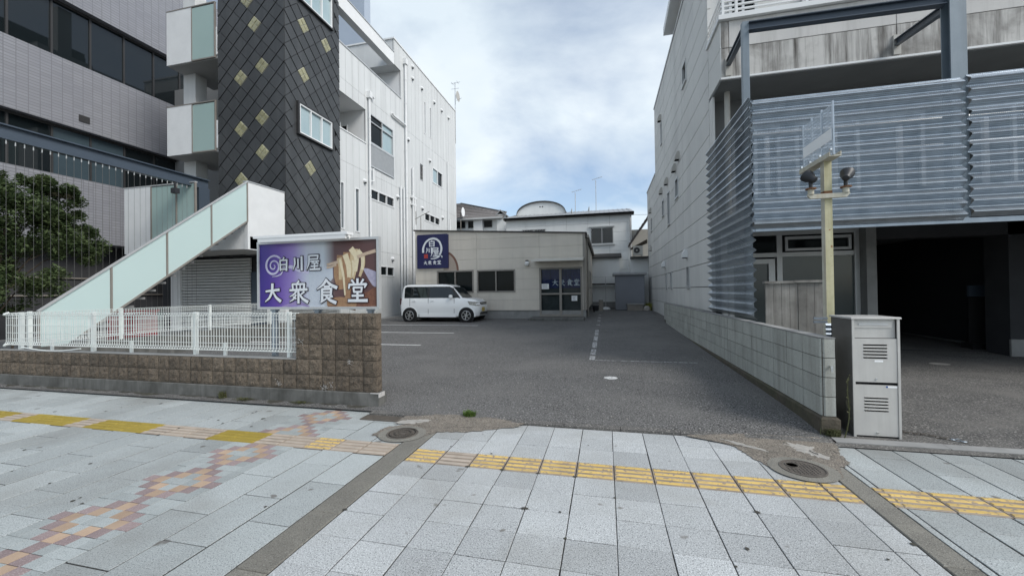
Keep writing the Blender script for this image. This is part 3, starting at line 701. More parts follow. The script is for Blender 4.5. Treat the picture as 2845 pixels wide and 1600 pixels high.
part('wire_panel', fence_panel((-10.08, 4.72), (-10.08, 6.32), .68, 1.24, (1, 0)), M['fence_white'], sf, kind='stuff')
for a, b in zip(py[1:-1], py[2:]): part('wire_panel', fence_panel((-10.08, a + .02), (-10.08, b - .02), .68, 1.24, (1, 0), .05), M['fence_white'], sf, kind='stuff')

# ================================================================== brush lettering
ST = {
 '白': [[(.54, .99, .10), (.42, .80, .05)], [(.20, .80, .10), (.24, .04, .11)], [(.22, .78, .09), (.80, .80, .10)], [(.79, .82, .11), (.76, .03, .12)], [(.26, .46, .08), (.74, .47, .08)], [(.24, .13, .08), (.76, .13, .08)]],
 '川': [[(.22, .86, .12), (.25, .45, .11), (.08, .04, .03)], [(.50, .80, .11), (.51, .16, .10)], [(.80, .96, .13), (.81, .02, .13)]],
 '屋': [[(.18, .92, .09), (.84, .93, .09)], [(.82, .93, .09), (.79, .70, .09)], [(.22, .71, .08), (.82, .71, .08)], [(.22, .92, .10), (.22, .45, .10), (.05, .02, .03)], [(.32, .56, .08), (.90, .57, .08)], [(.56, .56, .07), (.38, .42, .06), (.76, .44, .07)], [(.70, .52, .06), (.84, .39, .08)], [(.36, .25, .08), (.84, .26, .08)], [(.59, .42, .08), (.59, .08, .08)], [(.28, .05, .09), (.97, .06, .10)]],
 '大': [[(.08, .58, .08), (.90, .66, .12)], [(.49, .98, .13), (.47, .55, .12), (.30, .22, .10), (.04, .02, .03)], [(.52, .56, .07), (.70, .25, .11), (.98, .04, .14)]],
 '衆': [[(.52, 1.0, .09), (.40, .88, .04)], [(.18, .86, .08), (.21, .60, .08)], [(.18, .86, .08), (.82, .86, .08)], [(.81, .87, .09), (.78, .60, .08)], [(.40, .84, .06), (.41, .62, .06)], [(.60, .84, .06), (.59, .62, .06)], [(.04, .58, .09), (.96, .61, .10)], [(.50, .54, .09), (.50, -.02, .10)], [(.40, .53, .08), (.24, .37, .07), (.04, .28, .03)], [(.38, .37, .07), (.24, .16, .07), (.04, .05, .03)], [(.80, .50, .09), (.60, .35, .04)], [(.55, .40, .06), (.72, .18, .10), (.99, .03, .13)], [(.22, .28, .05), (.38, .18, .07)]],
 '食': [[(.50, 1.0, .11), (.34, .78, .09), (.03, .58, .03)], [(.53, .92, .08), (.70, .76, .11), (.98, .64, .12)], [(.38, .70, .08), (.64, .70, .08)], [(.28, .60, .09), (.28, .10, .10)], [(.28, .59, .08), (.74, .60, .08)], [(.72, .61, .09), (.70, .32, .08)], [(.30, .46, .06), (.70, .46, .06)], [(.30, .33, .07), (.70, .33, .07)], [(.22, .03, .07), (.48, .18, .06)], [(.78, .28, .08), (.56, .20, .04)], [(.45, .31, .06), (.64, .12, .10), (.94, .0, .12)]],
 '堂': [[(.50, 1.0, .10), (.50, .78, .09)], [(.22, .95, .09), (.34, .80, .06)], [(.78, .97, .08), (.66, .80, .06)], [(.12, .76, .09), (.08, .58, .06)], [(.11, .75, .08), (.91, .76, .09)], [(.92, .77, .09), (.83, .61, .05)], [(.31, .62, .08), (.33, .42, .07)], [(.31, .62, .07), (.71, .62, .07)], [(.71, .63, .08), (.68, .42, .07)], [(.33, .43, .07), (.68, .43, .07)], [(.24, .26, .08), (.78, .27, .08)], [(.50, .42, .09), (.50, .08, .10)], [(.06, .05, .10), (.96, .05, .11)]],
}
def ribbon(mb, pts, y, wscale, grow=0.):
    """flat brush stroke in the x-z plane; pts = (x, z, width)"""
    P = []
    for i in range(len(pts) - 1):          # resample with a little waist
        for k in range(4 if len(pts) > 2 else 3):
            t = k / (4 if len(pts) > 2 else 3); P.append(tuple(lerp(pts[i][j], pts[i + 1][j], t) for j in range(3)))
    P.append(pts[-1])
    if len(P) > 5:
        Q = [P[0]] + [tuple((P[i - 1][j] + 2 * P[i][j] + P[i + 1][j]) / 4 for j in range(3)) for i in range(1, len(P) - 1)] + [P[-1]]; P = Q
    l, r = [], []
    for i, p in enumerate(P):
        a = P[max(i - 1, 0)]; b = P[min(i + 1, len(P) - 1)]; dx_, dz_ = b[0] - a[0], b[1] - a[1]; n = math.hypot(dx_, dz_) or 1
        ux, uz = -dz_ / n, dx_ / n; h = p[2] * wscale / 2 + grow
        ex = 0.
        if i == 0: ex = -.35 * h - grow * .5
        if i == len(P) - 1: ex = .35 * h + grow * .5
        bx_, bz_ = p[0] + dx_ / n * ex, p[1] + dz_ / n * ex
        l.append((bx_ + ux * h, y, bz_ + uz * h)); r.append((bx_ - ux * h, y, bz_ - uz * h))
    for i in range(len(P) - 1): mb.quad(r[i], r[i + 1], l[i + 1], l[i])
def glyph(ch, x0, z0, w_, h_, y, bold=1.15, grow=0., step=.0003):
    mb = MB()
    for i, s in enumerate(ST[ch]):
        ribbon(mb, [(x0 + p[0] * w_, z0 + p[1] * h_, p[2] * (w_ + h_) / 2) for p in s], y - i * step, bold, grow)
    return mb

# ------------------------------------------------------------------ billboard
sg = thing('billboard', (-3.985, 4.82, 0), 'purple billboard with white brush characters and a photo of noodles above the pillar', 'billboard')
mb = MB(); mb.box(-4.985, -2.985, 4.80, 4.86, 2.235, 2.27).box(-4.985, -2.985, 4.80, 4.86, 1.285, 1.32).box(-4.985, -4.955, 4.801, 4.859, 1.32, 2.235).box(-3.02, -2.985, 4.801, 4.859, 1.32, 2.235)
part('frame', mb, M['alu'], sg); part('back_sheet', MB().box(-4.955, -3.02, 4.83, 4.85, 1.32, 2.235), M['alu'], sg)
def printmat():
    m, t, p = base('billboard_print')
    g_ = nd(t, "ShaderNodeNewGeometry"); s_ = nd(t, "ShaderNodeSeparateXYZ"); t.links.new(g_.outputs["Position"], s_.inputs[0])
    f = ramp(t, s_.outputs["X"], -4.955, -3.02)
    r_ = nd(t, "ShaderNodeValToRGB"); t.links.new(f, r_.inputs[0]); e_ = r_.color_ramp.elements
    e_[0].position = 0; e_[0].color = (.035, .018, .21, 1); e_[1].position = 1; e_[1].color = (.10, .048, .045, 1)
    for pos, c in ((.08, (.055, .025, .24)), (.17, (.12, .06, .33)), (.30, (.27, .20, .48)), (.42, (.48, .51, .60)), (.56, (.50, .55, .60)), (.60, (.33, .33, .35)), (.655, (.115, .06, .06)), (.8, (.085, .036, .036))):
        q = e_.new(pos); q.color = (*c, 1)
    t.links.new(r_.outputs[0], p.inputs["Base Color"]); p.inputs["Roughness"].default_value = .35; return m
part('print_sheet', MB().box(-4.955, -3.02, 4.822, 4.83, 1.32, 2.235), printmat(), sg)
SX = lambda x: -4.98 + (x - 187) / 1875 * 1.99
SZ = lambda y: 2.26 - (y - 150) / 1060 * .97
pm = {k: mat('print_' + k, c, c2, 30, .5) for k, c, c2 in (('noodle', (.58, .47, .30), (.50, .38, .22)), ('noodle_dk', (.36, .22, .12), (.27, .15, .085)), ('noodle_lt', (.70, .62, .44), (.60, .52, .35)), ('stick', (.55, .43, .33), (.45, .34, .25)), ('bowl', (.42, .40, .50), (.30, .28, .38)), ('broth', (.13, .055, .04), (.22, .10, .06)), ('swirl', (.60, .58, .72), (.45, .42, .60)), ('pale', (.50, .55, .60), (.46, .50, .57)), ('steam', (.30, .24, .44), (.26, .20, .40)))}
yb = 4.8212
def rib(pts, wpx, key, name, y):
    mb = MB(); k = .00106
    ribbon(mb, [(SX(p[0]), SZ(p[1]), (p[2] if len(p) > 2 else wpx) * k) for p in pts], y, 1.); return part(name, mb, pm[key], sg)
def poly(pts, key, name, y):
    mb = MB(); mb.quad(*[(SX(a), y, SZ(b)) for a, b in pts]); return part(name, mb, pm[key], sg)
poly([(1820, 600), (1900, 610), (2015, 660), (2015, 900), (1960, 860), (1900, 760)], 'bowl', 'bowl_picture', yb)
poly([(1290, 1180), (1330, 1120), (1500, 1060), (1750, 1000), (1880, 960), (2015, 880), (2015, 1180)], 'broth', 'broth_picture', yb - .0003)
poly([(1230, 560), (1375, 570), (1380, 740), (1330, 800), (1220, 1000), (1180, 1100), (1100, 1180), (1010, 1180), (1010, 560)], 'pale', 'bowl_picture', yb - .0004)
rib([(580, 1180, 26), (760, 1125, 40), (900, 1130, 40), (1010, 1180, 20)], 30, 'steam', 'swoosh_picture', yb - .0005)
rib([(560, 560, 20), (720, 545, 46), (860, 600, 60), (1000, 650, 30)], 30, 'swirl', 'swoosh_picture', yb - .0006)
strands = [((1500, 420), (1480, 640), (1500, 900), 120, 'noodle_dk'), ((1600, 380), (1590, 640), (1600, 1060), 130, 'noodle_dk'), ((1700, 330), (1690, 600), (1640, 860), 110, 'noodle'), ((1830, 420), (1830, 560), (1780, 720), 60, 'noodle'), ((1480, 450), (1500, 560), (1490, 760), 70, 'noodle'), ((1570, 400), (1620, 560), (1620, 760), 80, 'noodle_lt'), ((1430, 540), (1420, 700), (1450, 860), 60, 'noodle_dk'), ((1660, 310), (1740, 420), (1720, 640), 80, 'noodle_lt'), ((1760, 340), (1830, 430), (1820, 620), 60, 'noodle_lt'), ((1640, 760), (1600, 940), (1590, 1110), 90, 'noodle_dk'), ((1490, 470), (1540, 700), (1560, 1000), 36, 'noodle_lt'), ((1680, 480), (1690, 620), (1680, 720), 30, 'noodle_lt')]
for i, (a_, b_, c_, w_, k_) in enumerate(strands): rib([(*a_, w_), (*b_, w_ * .95), (*c_, w_ * .6)], w_, k_, 'noodle_picture', yb - .0009 - i * .0003)
rib([(1300, 1110, 90), (1480, 1100, 130), (1700, 1150, 150)], 90, 'noodle_dk', 'noodle_picture', yb - .0008)
for i, s_ in enumerate((((1295, 535, 30), (1380, 515, 36), (1450, 500, 40)), ((1290, 580, 24), (1350, 570, 28), (1430, 540, 30)), ((1755, 430, 44), (1880, 385, 42), (2010, 350, 46)))): rib(s_, 30, 'stick', 'chopstick_picture', yb - .005 - i * .0003)
sp = []
for k in range(46):
    t = k / 45; an = -1.2 + t * 4.2 * pi; r_ = 15 + 150 * t ** 1.1
    sp.append((445 + r_ * cos(an) * .9, 530 + r_ * sin(an) * 1.08, 10 + 34 * t * (1 - .4 * t) * (1.2 if sin(an * 1) > -.5 else .8)))
rib(sp, 30, 'swirl', 'swirl_mark', yb - .0056)
rib([(420, 695, 6), (500, 690, 14), (570, 660, 22), (600, 600, 10)], 12, 'swirl', 'swirl_mark', yb - .0059)
for ch, x0, x1, y0, y1 in (('白', 520, 705, 395, 612), ('川', 748, 942, 382, 610), ('屋', 970, 1200, 368, 610), ('大', 298, 566, 805, 1100), ('衆', 700, 1000, 775, 1112), ('食', 1130, 1448, 760, 1118), ('堂', 1598, 1905, 760, 1104)):
    X0, X1, Z0, Z1 = SX(x0), SX(x1), SZ(y1), SZ(y0)
    part('letter_outline', glyph(ch, X0, Z0, X1 - X0, Z1 - Z0, yb - .0065, 1.2, .0115), M['lettering_edge'], sg)
    part('letter', glyph(ch, X0, Z0, X1 - X0, Z1 - Z0, yb - .0115, 1.2, .0), M['lettering'], sg)
mb = MB(); mb.box(-4.84, -3.33, 4.60, 4.745, 2.29, 2.325).prism([(4.61, 2.235), (4.70, 2.235), (4.735, 2.2895), (4.605, 2.2895)], 'x', -4.77, -3.36)
lamp = part('sign_lamp', mb, M['white'], sg); part('lamp_cap', MB().cyl((-3.345, 4.655, 2.262), .022, .02, 12, 'x'), M['lamp_glass'], lamp)
for x in (-4.7, -3.5): part('lamp_bracket', MB().box(x - .012, x + .012, 4.745, 4.8, 2.285, 2.31), M['alu'], sg)
for x in (-4.76, -4.02, -3.17):
    part('post', MB().box(x - .032, x + .032, 4.86, 4.92, .08, 2.1), M['galv'], sg)
    part('bracket', MB().box(x - .045, x + .045, 4.852, 4.93, 1.255, 1.284), M['galv'], sg)

# ================================================================== diner
Yf = 16.9
di = thing('diner', (-4.7, Yf, .32), 'low beige diner with dark sliding windows and a double glass door', 'building')
def roofz(x): return lerp(4.36, 3.90, (x + 8.6) / 7.8)
part('wall_core', MB().box(-8.58, -.98, Yf + .16, 27.4, .3, 3.6), M['recess'], di)
holes = [(-7.52, -5.76, 1.47, 2.48), (-5.6, -3.84, 1.47, 2.47), (-2.78, -.94, .41, 2.50)]
xs = [-8.6, -5.6, -2.77, -.91, -.80]; zs = [.68 + .455 * k for k in range(8)]
for i in range(4):
    for j in range(7):
        a, b, c, d = xs[i] + .004, xs[i + 1] - .004, zs[j] + .003, zs[j + 1] - .003
        add_panels('siding_panel', di, M['siding_beige'], 'y', Yf, .06, a, b, c, min(d, 3.86), holes)
    a, b = xs[i] + .004, xs[i + 1] - .004
    mbp = MB(); mbp.prism([(a, 3.866), (b, 3.866), (b, roofz(b)), (a, roofz(a))], 'y', Yf, Yf + .03); part('siding_panel', mbp, M['siding_beige'], di)
mbp = MB(); mbp.box(-.83, -.80, Yf + .031, 27.4, .68, 3.72); part('side_wall', mbp, M['siding_beige'], di)
mb = MB(); P = [(-8.66, Yf - .06), (-.74, Yf - .06), (-.74, 27.6), (-8.66, 27.6)]
mb.rings([[(x, y, roofz(x) + (.0 if y < 20 else -.2)) for x, y in P], [(x, y, roofz(x) + .055 + (.0 if y < 20 else -.2)) for x, y in P]]); part('roof', mb, M['eave_dk'], di)
part('gutter', MB().box(-.74, -.66, Yf - .04, 27.5, 3.72, 3.83), M['bronze'], di)
part('downpipe', MB().tube([(-.74, 17.15, 3.75), (-.74, 17.3, 3.4), (-.74, 17.3, .4)], .035, 8), M['bronze'], di)
part('corner_trim', MB().box(-.915, -.80, Yf - .006, Yf + .0, .68, 3.86), M['bronze'], di)
part('foundation', MB().box(-8.58, -.81, Yf + .012, Yf + .05, .2, .665), M['conc'], di)
part('base_trim', MB().box(-8.6, -2.79, Yf - .02, Yf + .02, .662, .684), M['bronze'], di)
window(di, 'y', Yf, -7.52, -5.76, 1.47, 2.48, M['bronze'], M['glass_dark'], 2, .1, 1, .06)
window(di, 'y', Yf, -5.6, -3.84, 1.47, 2.47, M['bronze'], M['glass_dark'], 2, .1, 1, .06)
m_, t_, p_ = base('glass_clear'); tr_ = nd(t_, "ShaderNodeBsdfTransparent"); gl_ = nd(t_, "ShaderNodeBsdfGlossy"); gl_.inputs["Roughness"].default_value = .02; tr_.inputs[0].default_value = (.94, .97, .97, 1)
fr_ = nd(t_, "ShaderNodeFresnel"); fr_.inputs[0].default_value = 1.22; ms_ = nd(t_, "ShaderNodeMixShader"); t_.links.new(fr_.outputs[0], ms_.inputs[0]); t_.links.new(tr_.outputs[0], ms_.inputs[1]); t_.links.new(gl_.outputs[0], ms_.inputs[2]); t_.links.new(ms_.outputs[0], t_.nodes["Material Output"].inputs[0])
M['glass_clear'] = m_
mb = MB()
mb.box(-2.78, -.94, Yf - .03, Yf + .09, 2.44, 2.50).box(-2.78, -.94, Yf - .028, Yf + .09, .41, .50).box(-2.78, -2.70, Yf - .029, Yf + .09, .5, 2.44).box(-1.02, -.94, Yf - .029, Yf + .09, .5, 2.44).box(-1.92, -1.82, Yf - .026, Yf + .09, .5, 2.44).box(-2.7, -1.92, Yf - .025, Yf + .09, 1.34, 1.41).box(-1.82, -1.02, Yf - .025, Yf + .09, 1.34, 1.41)
dr = part('door', mb, M['bronze'], di)
for (a, b) in ((-2.70, -1.92), (-1.82, -1.02)):
    part('pane', MB().box(a, b, Yf + .03, Yf + .036, 1.41, 2.44), M['glass_clear'], dr); part('pane', MB().box(a, b, Yf + .03, Yf + .036, .5, 1.34), M['glass_clear'], dr)
part('door_recess', MB().box(-2.72, -1.0, Yf + .14, Yf + .15, .4, 2.5), mat('dim_interior', (.018, .024, .026), (.012, .016, .018), 1.2, .6), di)
part('door_header', MB().box(-2.80, -.93, Yf - .012, Yf - .001, 2.503, 2.72), M['siding_beige'], di)
mb = MB(); mb.prism([(Yf - .72, 2.735), (Yf - .72, 2.80), (Yf - .005, 2.90), (Yf - .005, 2.80)], 'x', -2.97, -.88); cn = part('canopy', mb, M['canopy'], di)
part('canopy_lip', MB().box(-2.99, -.86, Yf - .76, Yf - .721, 2.725, 2.81), M['canopy'], cn)
part('door_step', MB().chbox(-3.08, -.84, 15.85, Yf - .03, .2, .405, .02), M['conc_dirty'], di)
wlamp = part('wall_lamp', MB().lathe((-3.29, Yf - .10, 2.70), [(.02, -.115), (.07, -.10), (.105, -.05), (.115, 0), (.10, .05), (.06, .09)], 16), M['lamp_glass'], di, True); part('lamp_base', MB().cyl((-3.29, Yf - .10, 2.79), .07, .05, 12), M['black_plastic'], wlamp)
mb = MB()
for k in range(14):
    t0, t1 = pi / 2 * k / 14 * 1.0, pi / 2 * (k + 1) / 14
    mb.quad(*[(-7.2 + rx * cos(t), Yf - .003, 2.47 + rz * sin(t)) for rx, rz, t in ((.74, .93, t0), (.74, .93, t1), (.64, .83, t1), (.64, .83, t0))])
part('painted_arc', mb, M['arc_brown'], di)
part('painted_disc', MB().quad((-7.2, Yf - .0025, 2.5), *[(-7.2 + .64 * cos(pi / 2 * k / 12), Yf - .0025, 2.5 + .80 * sin(pi / 2 * k / 12)) for k in range(13)]), M['arc_pink'], di)
for (y0, y1, z0, z1) in ((18.2, 19.4, 1.5, 2.5), (20.6, 22.2, 1.6, 2.5)): window(di, 'x', -.80, y0, y1, z0, z1, M['bronze'], M['glass_dark'], 2, .1, -1, .06)
nr = thing('shop_curtain', (-1.87, Yf + .10, 1.5), 'navy shop curtain with white characters hanging behind the diner door', 'curtain')
for (a, b) in ((-2.69, -2.30), (-2.29, -1.88), (-1.86, -1.45), (-1.44, -1.03)):
    mb = MB()
    for k in range(8):
        xa, xb = lerp(a, b, k / 8), lerp(a, b, (k + 1) / 8); f = lambda x: Yf + .10 + .008 * sin(x * 26)
        mb.quad((xa, f(xa), 1.62), (xb, f(xb), 1.62), (xb, f(xb), 2.42), (xa, f(xa), 2.42))
    part('cloth', mb, mat('curtain_navy', (.018, .026, .095), (.014, .020, .075), 3, .9) if a < -2.5 else D.materials['curtain_navy'], nr)
part('rod', MB().tube([(-2.7, Yf + .1, 2.43), (-1.02, Yf + .1, 2.43)], .012, 8), M['alu'], nr)
cl = mat('curtain_print', (.60, .63, .68), (.45, .48, .54), 8, .9)
for ch, x in (('大', -2.24), ('衆', -1.96), ('食', -1.62), ('堂', -1.32)): part('letter', glyph(ch, x, 1.72, .26, .27, Yf + .088, 1.1), cl, nr)
for nm, x0, x1, z0, z1, lb in (('notice', -2.69, -2.37, 1.58, 1.81, 'white paper notice taped to the left leaf of the diner door'), ('notice', -1.41, -1.17, 1.07, 1.29, 'white paper notice on the lower right pane of the diner door')):
    t = thing(nm, ((x0 + x1) / 2, Yf + .026, z0), lb, 'notice')
    part('sheet', MB().box(x0, x1, Yf + .026, Yf + .0285, z0, z1), M['paper'], t)
    for k in range(5): part('text_line', MB().box(x0 + .04, x1 - random.uniform(.04, .1), Yf + .0245, Yf + .0255, z1 - .05 - k * .033, z1 - .038 - k * .033), M['paper_ink'], t)

ws = thing('wall_sign', (-7.69, Yf - .07, 2.6), 'square navy wall sign with white brush logo and small red seal', 'sign')
part('sign_board', MB().box(-8.46, -6.935, Yf - .10, Yf - .005, 2.60, 4.13), M['navy'], ws)
part('sign_return', MB().box(-8.43, -6.99, Yf - .095, Yf - .01, 4.131, 4.16), M['navy'], ws)
WX = lambda x: -8.46 + (x - 15) / 1050 * 1.525
WZ = lambda y: 4.13 - (y - 165) / 1125 * 1.53
def wrib(pts, y):
    mb = MB(); ribbon(mb, [(WX(a), WZ(b), c * .00142) for a, b, c in pts], y, 1.); return part('brush_stroke', mb, M['lettering'], ws)
yw = Yf - .103
wrib([(225, 745, 70), (225, 620, 74), (260, 500, 58), (330, 390, 60), (440, 310, 62), (580, 280, 66), (700, 320, 66), (790, 410, 62), (840, 540, 66), (850, 650, 72), (825, 760, 66), (785, 840, 60)], yw)
wrib([(490, 965, 30), (600, 965, 36), (690, 940, 44), (780, 890, 40)], yw - .0004)
wrib([(820, 870, 20), (870, 890, 30), (860, 935, 26)], yw - .0008)
for ch, x0, x1, y0, y1 in (('白', 385, 665, 345, 560), ('川', 300, 560, 575, 780), ('屋', 470, 790, 590, 900), ('大', 240, 358, 1040, 1158), ('衆', 392, 508, 1030, 1158), ('食', 552, 674, 1030, 1158), ('堂', 700, 832, 1025, 1155)):
    part('letter', glyph(ch, WX(x0), WZ(y1), WX(x1) - WX(x0), WZ(y0) - WZ(y1), yw - .0012, 1.25 if y0 < 1000 else 1.5), M['lettering'], ws)
part('seal', MB().box(WX(255), WX(385), Yf - .1035, Yf - .1005, WZ(945), WZ(805)), M['seal_red'], ws)

# ================================================================== small white car
def kei_car():
    x0, y0 = -6.715, 15.84; z0 = G(15.5) - .005
    car = thing('parked_car', (x0, y0, z0), 'small white boxy hatchback parked in front of the diner', 'car')
    W = lambda p: (x0 + p[0], y0 + p[1], z0 + p[2])
    def slice_(z, xr, xf, hw, rr, rf, n=6):
        o = []
        for (cx_, cy_, a0, r_) in ((xf - rf, hw - rf, 0, rf), (xr + rr, hw - rr, 90, rr), (xr + rr, -hw + rr, 180, rr), (xf - rf, -hw + rf, 270, rf)):
            for k in range(n + 1):
                t = R(a0 + 90 * k / n); o.append(W((cx_ + r_ * cos(t), cy_ + r_ * sin(t), z)))
        return o
    body = MB().rings([slice_(.20, -1.60, 1.62, .66, .10, .25), slice_(.24, -1.66, 1.70, .715, .10, .28), slice_(.42, -1.70, 1.76, .735, .10, .30), slice_(.62, -1.71, 1.76, .74, .10, .30), slice_(.72, -1.70, 1.73, .735, .10, .30), slice_(.84, -1.69, 1.66, .725, .10, .30), slice_(.90, -1.685, 1.56, .715, .10, .32), slice_(.955, -1.68, 1.34, .70, .10, .30), slice_(.985, -1.68, 1.06, .695, .10, .22)])
    part('body', body, M['car_white'], car, True)
    cab = MB().rings([slice_(.985, -1.675, 1.04, .69, .12, .20), slice_(1.10, -1.67, .93, .675, .10, .18), slice_(1.25, -1.655, .79, .652, .10, .18), slice_(1.38, -1.635, .65, .63, .10, .18), slice_(1.46, -1.61, .54, .612, .10, .18), slice_(1.515, -1.57, .43, .575, .12, .2), slice_(1.55, -1.46, .22, .48, .14, .2)])
    part('cabin', cab, M['car_white'], car, True)
    gm = glass('car_glass', (.012, .016, .017), .03, .6)
    def hwz(z): return lerp(.69, .630, (z - .985) / .395)
    for s in (-1, 1):
        def side(pts, m, name, off=.006, par=car):
            mb = MB(); mb.quad(*[W((x, s * (hwz(z) + off), z)) for x, z in (pts if s < 0 else pts[::-1])]); return part(name, mb, m, par)
        side([(-1.52, .985), (1.0, .96), (.66, 1.385), (.48, 1.45), (-1.44, 1.465), (-1.52, 1.40)], M['frame_dk'], 'window_surround', .004)
        side([(-1.50, 1.0), (-1.22, .995), (-1.22, 1.43), (-1.43, 1.435), (-1.50, 1.385)], gm, 'rear_quarter_window', .008)
        side([(-1.20, .995), (-.46, .99), (-.46, 1.425), (-1.20, 1.43)], gm, 'rear_door_window', .008)
        side([(-.38, .99), (.78, .978), (.59, 1.355), (.44, 1.415), (-.38, 1.425)], gm, 'front_door_window', .008)
        bl_ = MB()
        for (xa, za, xb, zb) in ((-.42, .30, -.42, .975), (.72, .36, .72, .95), (-1.25, .60, -1.25, .98), (-.42, .30, .72, .30), (-1.1, .30, -.42, .30)):
            bl_.bar(W((xa, s * .742, za)), W((xb, s * .722 if zb > .9 else s * .742, zb)), .013, .006)
        part('door_gap', bl_, M['frame_dk'], car)
        for x in (-1.06, -.24): part('door_handle', MB().box(*sorted((x0 + x - .07, x0 + x + .07)), *sorted((y0 + s * .728, y0 + s * .752)), z0 + .855, z0 + .885), M['car_white'], car)
        part('sill', MB().box(x0 - .80, x0 + .80, *sorted((y0 + s * .70, y0 + s * .755)), z0 + .205, z0 + .335), M['car_white'], car)
        part('mirror', MB().lathe(W((.60, s * .80, 1.03)), [(.03, -.08), (.075, -.05), (.085, .0), (.075, .06), (.03, .085)], 10), M['car_white'], car, True)
        hl = MB()
        def skin(z, th, off):
            xf_, hw_ = lerp(1.755, 1.66, (z - .64) / .2), lerp(.738, .725, (z - .64) / .2)
            return W((xf_ - .30 + (.30 + off) * cos(th), s * (hw_ - .30 + (.30 + off) * sin(th)), z))
        for q in range(8):
            t0, t1 = R(14 + 11 * q), R(14 + 11 * (q + 1)); lo = lambda t: .655 + .05 * max(0, (t - R(60)) / R(42)); hi = lambda t: .80 + .05 * (t - R(14)) / R(88)
            hl.quad(skin(lo(t0), t0, .008), skin(lo(t1), t1, .008), skin(hi(t1), t1, .008), skin(hi(t0), t0, .008))
        part('headlight', hl, M['headlight'], car)
        part('tail_light', MB().box(x0 - 1.70, x0 - 1.665, *sorted((y0 + s * .60, y0 + s * .72)), z0 + .72, z0 + .98), M['red_lens'], car)
        for xw in (-1.245, 1.245):
            arch = MB(); n = 20
            for k in range(n):
                a0, a1 = pi * k / n - .15 * (k == 0), pi * (k + 1) / n
                arch.quad(*[W((xw + r_ * cos(t), s * o_, .27 + r_ * sin(t))) for r_, t, o_ in ((.385, a0, .747), (.385, a1, .747), (.335, a1, .752), (.335, a0, .752))])
            part('wheel_arch', arch, M['car_white'], car)
            part('wheel_well', MB().cyl(W((xw, s * .735, .28)), .345, s * .012, 28, 'y'), M['black'], car)
            wh = part('wheel', MB().lathe(W((xw, s * .66, .275)), [(.20, s * .0), (.27, s * .0), (.28, s * .03), (.28, s * .09), (.265, s * .12), (.195, s * .125), (.19, s * .09)], 28, 'y'), M['tyre'], car, True)
            rim = MB().lathe(W((xw, s * .66, .275)), [(.195, s * .127), (.182, s * .132), (.174, s * .128), (.170, s * .10)], 28, 'y', cap=False)
            part('rim_dish', MB().cyl(W((xw, s * .735, .275)), .18, s * .005, 24, 'y'), M['black'], wh)
            for k in range(6):
                a0 = 2 * pi * k / 6 + .3; rim.bar(W((xw + .04 * cos(a0), s * .782, .275 + .04 * sin(a0))), W((xw + .185 * cos(a0), s * .785, .275 + .185 * sin(a0))), .045, .02)
            rim.cyl(W((xw, s * .77, .275)), .055, s * .022, 14, 'y'); part('rim', rim, M['alloy'], wh)
    ws_ = MB(); ws_.quad(W((1.04, -.58, 1.0)), W((1.06, 0, .995)), W((1.04, .58, 1.0)), W((.605, .50, 1.44)), W((.615, 0, 1.445)), W((.605, -.50, 1.44))); part('windscreen', ws_, gm, car)
    part('grille', MB().box(x0 + 1.70, x0 + 1.745, y0 - .40, y0 + .40, z0 + .70, z0 + .80), M['frame_dk'], car)
    part('grille_bar', MB().box(x0 + 1.74, x0 + 1.752, y0 - .40, y0 + .40, z0 + .742, z0 + .758), M['chrome'], car)
    part('air_intake', MB().box(x0 + 1.735, x0 + 1.768, y0 - .45, y0 + .45, z0 + .30, z0 + .40), M['frame_dk'], car)
    part('number_plate', MB().box(x0 + 1.765, x0 + 1.78, y0 - .30, y0 + .03, z0 + .42, z0 + .585), M['plate'], car)
    part('underbody', MB().box(x0 - 1.5, x0 + 1.5, y0 - .6, y0 + .6, z0 + .14, z0 + .22), M['black'], car)
    part('wiper', MB().bar(W((1.02, -.45, 1.02)), W((.95, .05, 1.06)), .015), M['black_plastic'], car)
kei_car()

# ================================================================== white apartment block with slate tower
XW = -10.65
ap = thing('apartment_building', (-13, 18, .3), 'white sided apartment block with a dark diamond-shingled stair tower', 'building')
part('core', MB().box(-20, XW - .13, 16.2, 27.45, 0, 11.0).box(-20, XW - .13, 19.47, 27.45, 11.0, 14.8).box(-20, XW - .13, 14.2, 16.2, 0, 7.2).box(-20, XW - .05, 14.2, 16.2, 9.99, 11.0).box(-20, XW - .05, 16.2, 19.47, 11.0, 11.2).box(-20, -12.1, 14.2, 16.2, 7.2, 9.99), M['recess'], ap)
holes = [(14.2, 16.17, 8.38, 9.96), (14.2, 18.77, 12.0, 15), (18.76, 19.45, 12.0, 13.53), (16.5, 18.57, 8.57, 9.95), (22.26, 22.47, 11.22, 13.2), (23.05, 23.27, 11.25, 13.2), (21.66, 22.02, 8.23, 9.2), (23.37, 24.98, 8.5, 9.5), (14.3, 14.57, 4.19, 6.18), (15.31, 15.62, 4.2, 6.16), (16.44, 18.62, 5.9, 6.43), (22.17, 24.45, 5.88, 6.4), (17.16, 18.58, 2.34, 2.85)]
bands = [(.3, 3.515), (3.525, 7.075), (7.085, 10.545), (10.555, 14.85)]
NP = 29; pw = (27.5 - 14.28) / NP
for i in range(NP):
    for (c, d) in bands:
        a, b = 14.28 + pw * i + .007, 14.28 + pw * (i + 1) - .007
        add_panels('siding_panel', ap, M['wall_white'], 'x', XW, -.07, a, b, c, d, holes, .003)
part('rear_wall', MB().box(-20, XW - .002, 27.451, 27.52, .2, 14.85), M['wall_white'], ap)
part('roof_coping', MB().box(-20, XW + .04, 18.72, 27.56, 14.852, 14.93), M['white'], ap)
part('top_front_wall', MB().box(-18, XW - .047, 18.77, 18.9, 13.53, 14.85).box(-18, XW - .047, 18.9, 19.46, 13.53, 13.6), M['wall_white'], ap)
